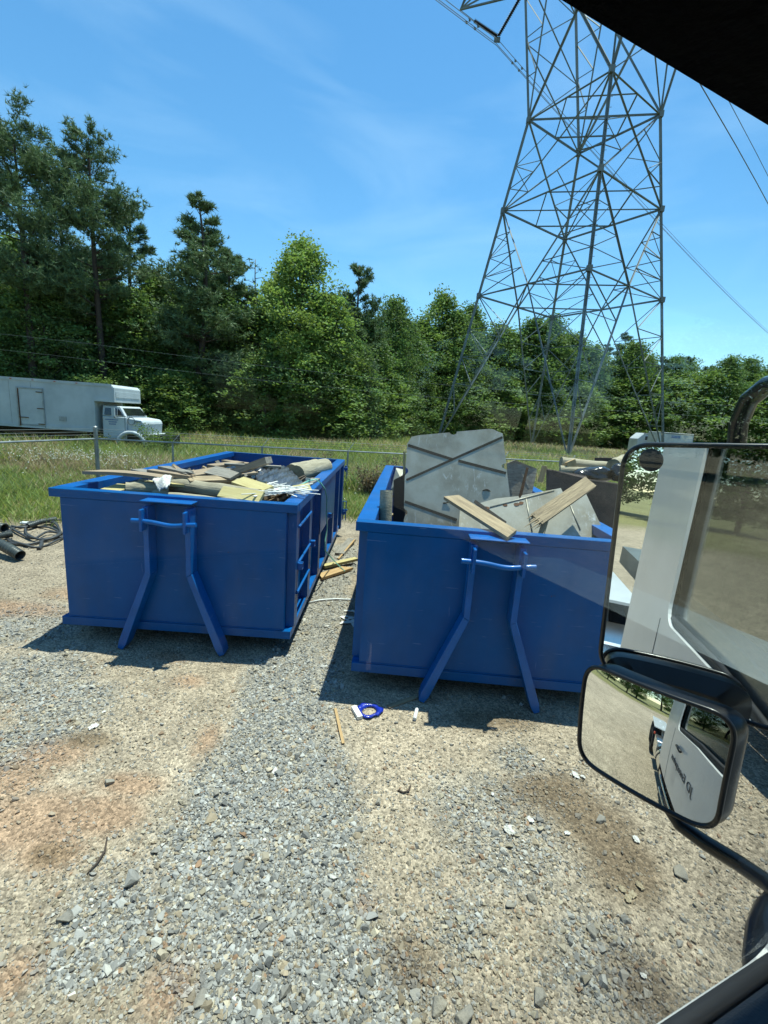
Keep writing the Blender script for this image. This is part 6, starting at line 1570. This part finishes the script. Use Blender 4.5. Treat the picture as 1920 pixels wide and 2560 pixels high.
def lofted(loops, nm, m, par):
    n_ = len(loops[0]); vs = [q for l_ in loops for q in l_]; fs = []
    for i in range(len(loops) - 1):
        for j in range(n_): fs.append((i * n_ + j, i * n_ + (j + 1) % n_, (i + 1) * n_ + (j + 1) % n_, (i + 1) * n_ + j))
    fs.append(tuple(reversed(range((len(loops) - 1) * n_, len(loops) * n_)))); fs.append(tuple(range(n_)))
    return MB().add(vs, fs).build(nm, m, par, smooth=True, angle=40)
lofted(loops, 'mirror_housing', M_GLOSSBLACK, um)
def on_mirror(px, Mc, N_):
    Pw = Mc[0] * TT + Mc[1] * TN + Mc[2] * TZv; Nw = N_[0] * TT + N_[1] * TN + N_[2] * TZv
    d = ray(*px); return toL(EYE_P + d * ((Pw - EYE_P) @ Nw) / (d @ Nw))
disc = [on_mirror((1628 + 31 * math.cos(t), 1150 + 29 * math.sin(t)), UMc + N1 * 0.003, N1) for t in np.linspace(0, 6.283, 25)[:-1]]
dc = sum(disc) / len(disc); lofted([disc, shift_scale(disc, dc, 0.9, N1 * 0.004), shift_scale(disc, dc, 0.5, N1 * 0.006)], 'blind_spot_mirror', M_BLACK, um)  # small stick-on mirror, its dark reflection given as plain black colour
# lower convex mirror
lm_ = bpy.data.objects.new('convex_mirror', None); COL.objects.link(lm_); lm_.parent = truck
M2 = Lray((1645, 1868), 1.0); Cl = np.array([0, 0, EYE])
AIM2 = np.array([-2.2, 0.40, 0.62])
a_ = Cl - M2; b_ = AIM2 - M2; N2 = a_ / np.linalg.norm(a_) + b_ / np.linalg.norm(b_); N2 /= np.linalg.norm(N2)
LM = [on_mirror(p_, M2, N2) for p_ in ((1472, 1652), (1452, 1890), (1792, 2082), (1850, 1796))]
LMc = sum(LM) / 4; RC = 0.66
lp = rounded_quad(LM, 0.05); rings = []
def resample(lp, n_):
    P = np.array(lp + [lp[0]]); d = np.r_[0, np.cumsum(np.linalg.norm(np.diff(P, axis=0), axis=1))]; t = np.linspace(0, d[-1], n_ + 1)[:-1]
    return [np.array([np.interp(x, d, P[:, k]) for k in range(3)]) for x in t]
lp = resample(lp, 112)
for k in np.linspace(1.0, 0.02, 34):
    l_ = shift_scale(lp, LMc, 0.975 * k, np.zeros(3)); rings.append([q - N2 * (np.linalg.norm(q - LMc) ** 2 / (2 * RC)) + N2 * 0.036 for q in l_])
n_ = len(lp); vs = [q for l_ in rings for q in l_]; fs = []
for i in range(33):
    for j in range(n_): fs.append((i * n_ + j, i * n_ + (j + 1) % n_, (i + 1) * n_ + (j + 1) % n_, (i + 1) * n_ + j))
fs.append(tuple(range(33 * n_, 34 * n_)))
MB().add(vs, fs).build('mirror_glass', M_MIRROR, lm_, smooth=True)
mid = shift_scale(lp, LMc, 1.0, np.zeros(3))
edge = [q - N2 * (np.linalg.norm(q - LMc) ** 2 / (2 * RC)) + N2 * 0.036 for q in mid]
MB().tube(edge, 0.0055, 8, closed=True).build('mirror_frame', M_GLOSSBLACK, lm_, smooth=True)
toR = np.array([0.06, -0.03, 0.008])
lofted([shift_scale(edge, LMc, 0.985, -N2 * 0.006), shift_scale(edge, LMc, 1.025, -N2 * 0.02 + toR * 0.15), shift_scale(edge, LMc, 1.01, -N2 * 0.04 + toR * 0.25), shift_scale(edge, LMc, 0.75, -N2 * 0.06 + toR * 0.3)], 'mirror_housing', M_GLOSSBLACK, lm_)
# arms
MB().tube([Lray(p_, s) for p_, s in (((1650, 1990), 1.07), ((1700, 2062), 1.05), ((1765, 2108), 1.0), ((1850, 2160), 0.93), ((1925, 2212), 0.86), ((1990, 2290), 0.78), ((2010, 2400), 0.70))], [0.012, 0.0155, 0.0165, 0.0165, 0.0165, 0.0165, 0.016], 14).build('lower_mirror_arm', M_GLOSSBLACK, truck, smooth=True)
MB().tube([Lray(p_, s) for p_, s in (((1850, 1330), 1.17), ((1838, 1150), 1.14), ((1846, 1060), 1.12), ((1872, 1000), 1.09), ((1920, 962), 1.04), ((1990, 945), 0.96), ((2080, 960), 0.86))], 0.021, 14).build('upper_mirror_arm', M_GLOSSBLACK, truck, smooth=True)
mp_ = [Lray(p_, s) for p_, s in (((1955, 2240), 0.86), ((1935, 2290), 0.82), ((1925, 2350), 0.77), ((1920, 2430), 0.72), ((1930, 2520), 0.67))]
MB().tube(mp_, [0.02, 0.03, 0.034, 0.034, 0.03], 14).build('mirror_mount', M_GLOSSBLACK, truck, smooth=True)

# ------------------------------------------------------------------ unseen flatbed trailer, added to cast the shadow beyond the lower mirror
fb = empty('shadow_casting_trailer', (4.2, 2.6, 0)); tag(fb, 'unseen flatbed trailer with plank deck, added to cast shade on the gravel', 'trailer')
for k in range(9):
    MB().box(-1.05 + k * 0.235, -1.05 + k * 0.235 + 0.225, 0.0, 5.2, 0.86, 0.90).build('deck_plank', M_GREYBOARD, fb)
for x in (-1.14, 1.08): MB().box(x, x + 0.07, -0.05, 5.25, 0.74, 0.93).build('side_rail', M_BLACK, fb)
for y in (0.1, 2.6, 5.0): MB().box(-1.06, 1.07, y, y + 0.1, 0.70, 0.855).build('cross_beam', M_BLACK, fb)
for y in (2.2, 3.1):
    for x in (-0.85, 0.85):
        e = wheel(fb, x, y, 0.36, 0.36, 0.22); e.rotation_euler = (0, 0, math.pi / 2)
MB().tube([(0, 5.2, 0.6), (0, 6.3, 0.5)], 0.05, 8).build('draw_bar', M_BLACK, fb)
print('objects', len(bpy.data.objects))
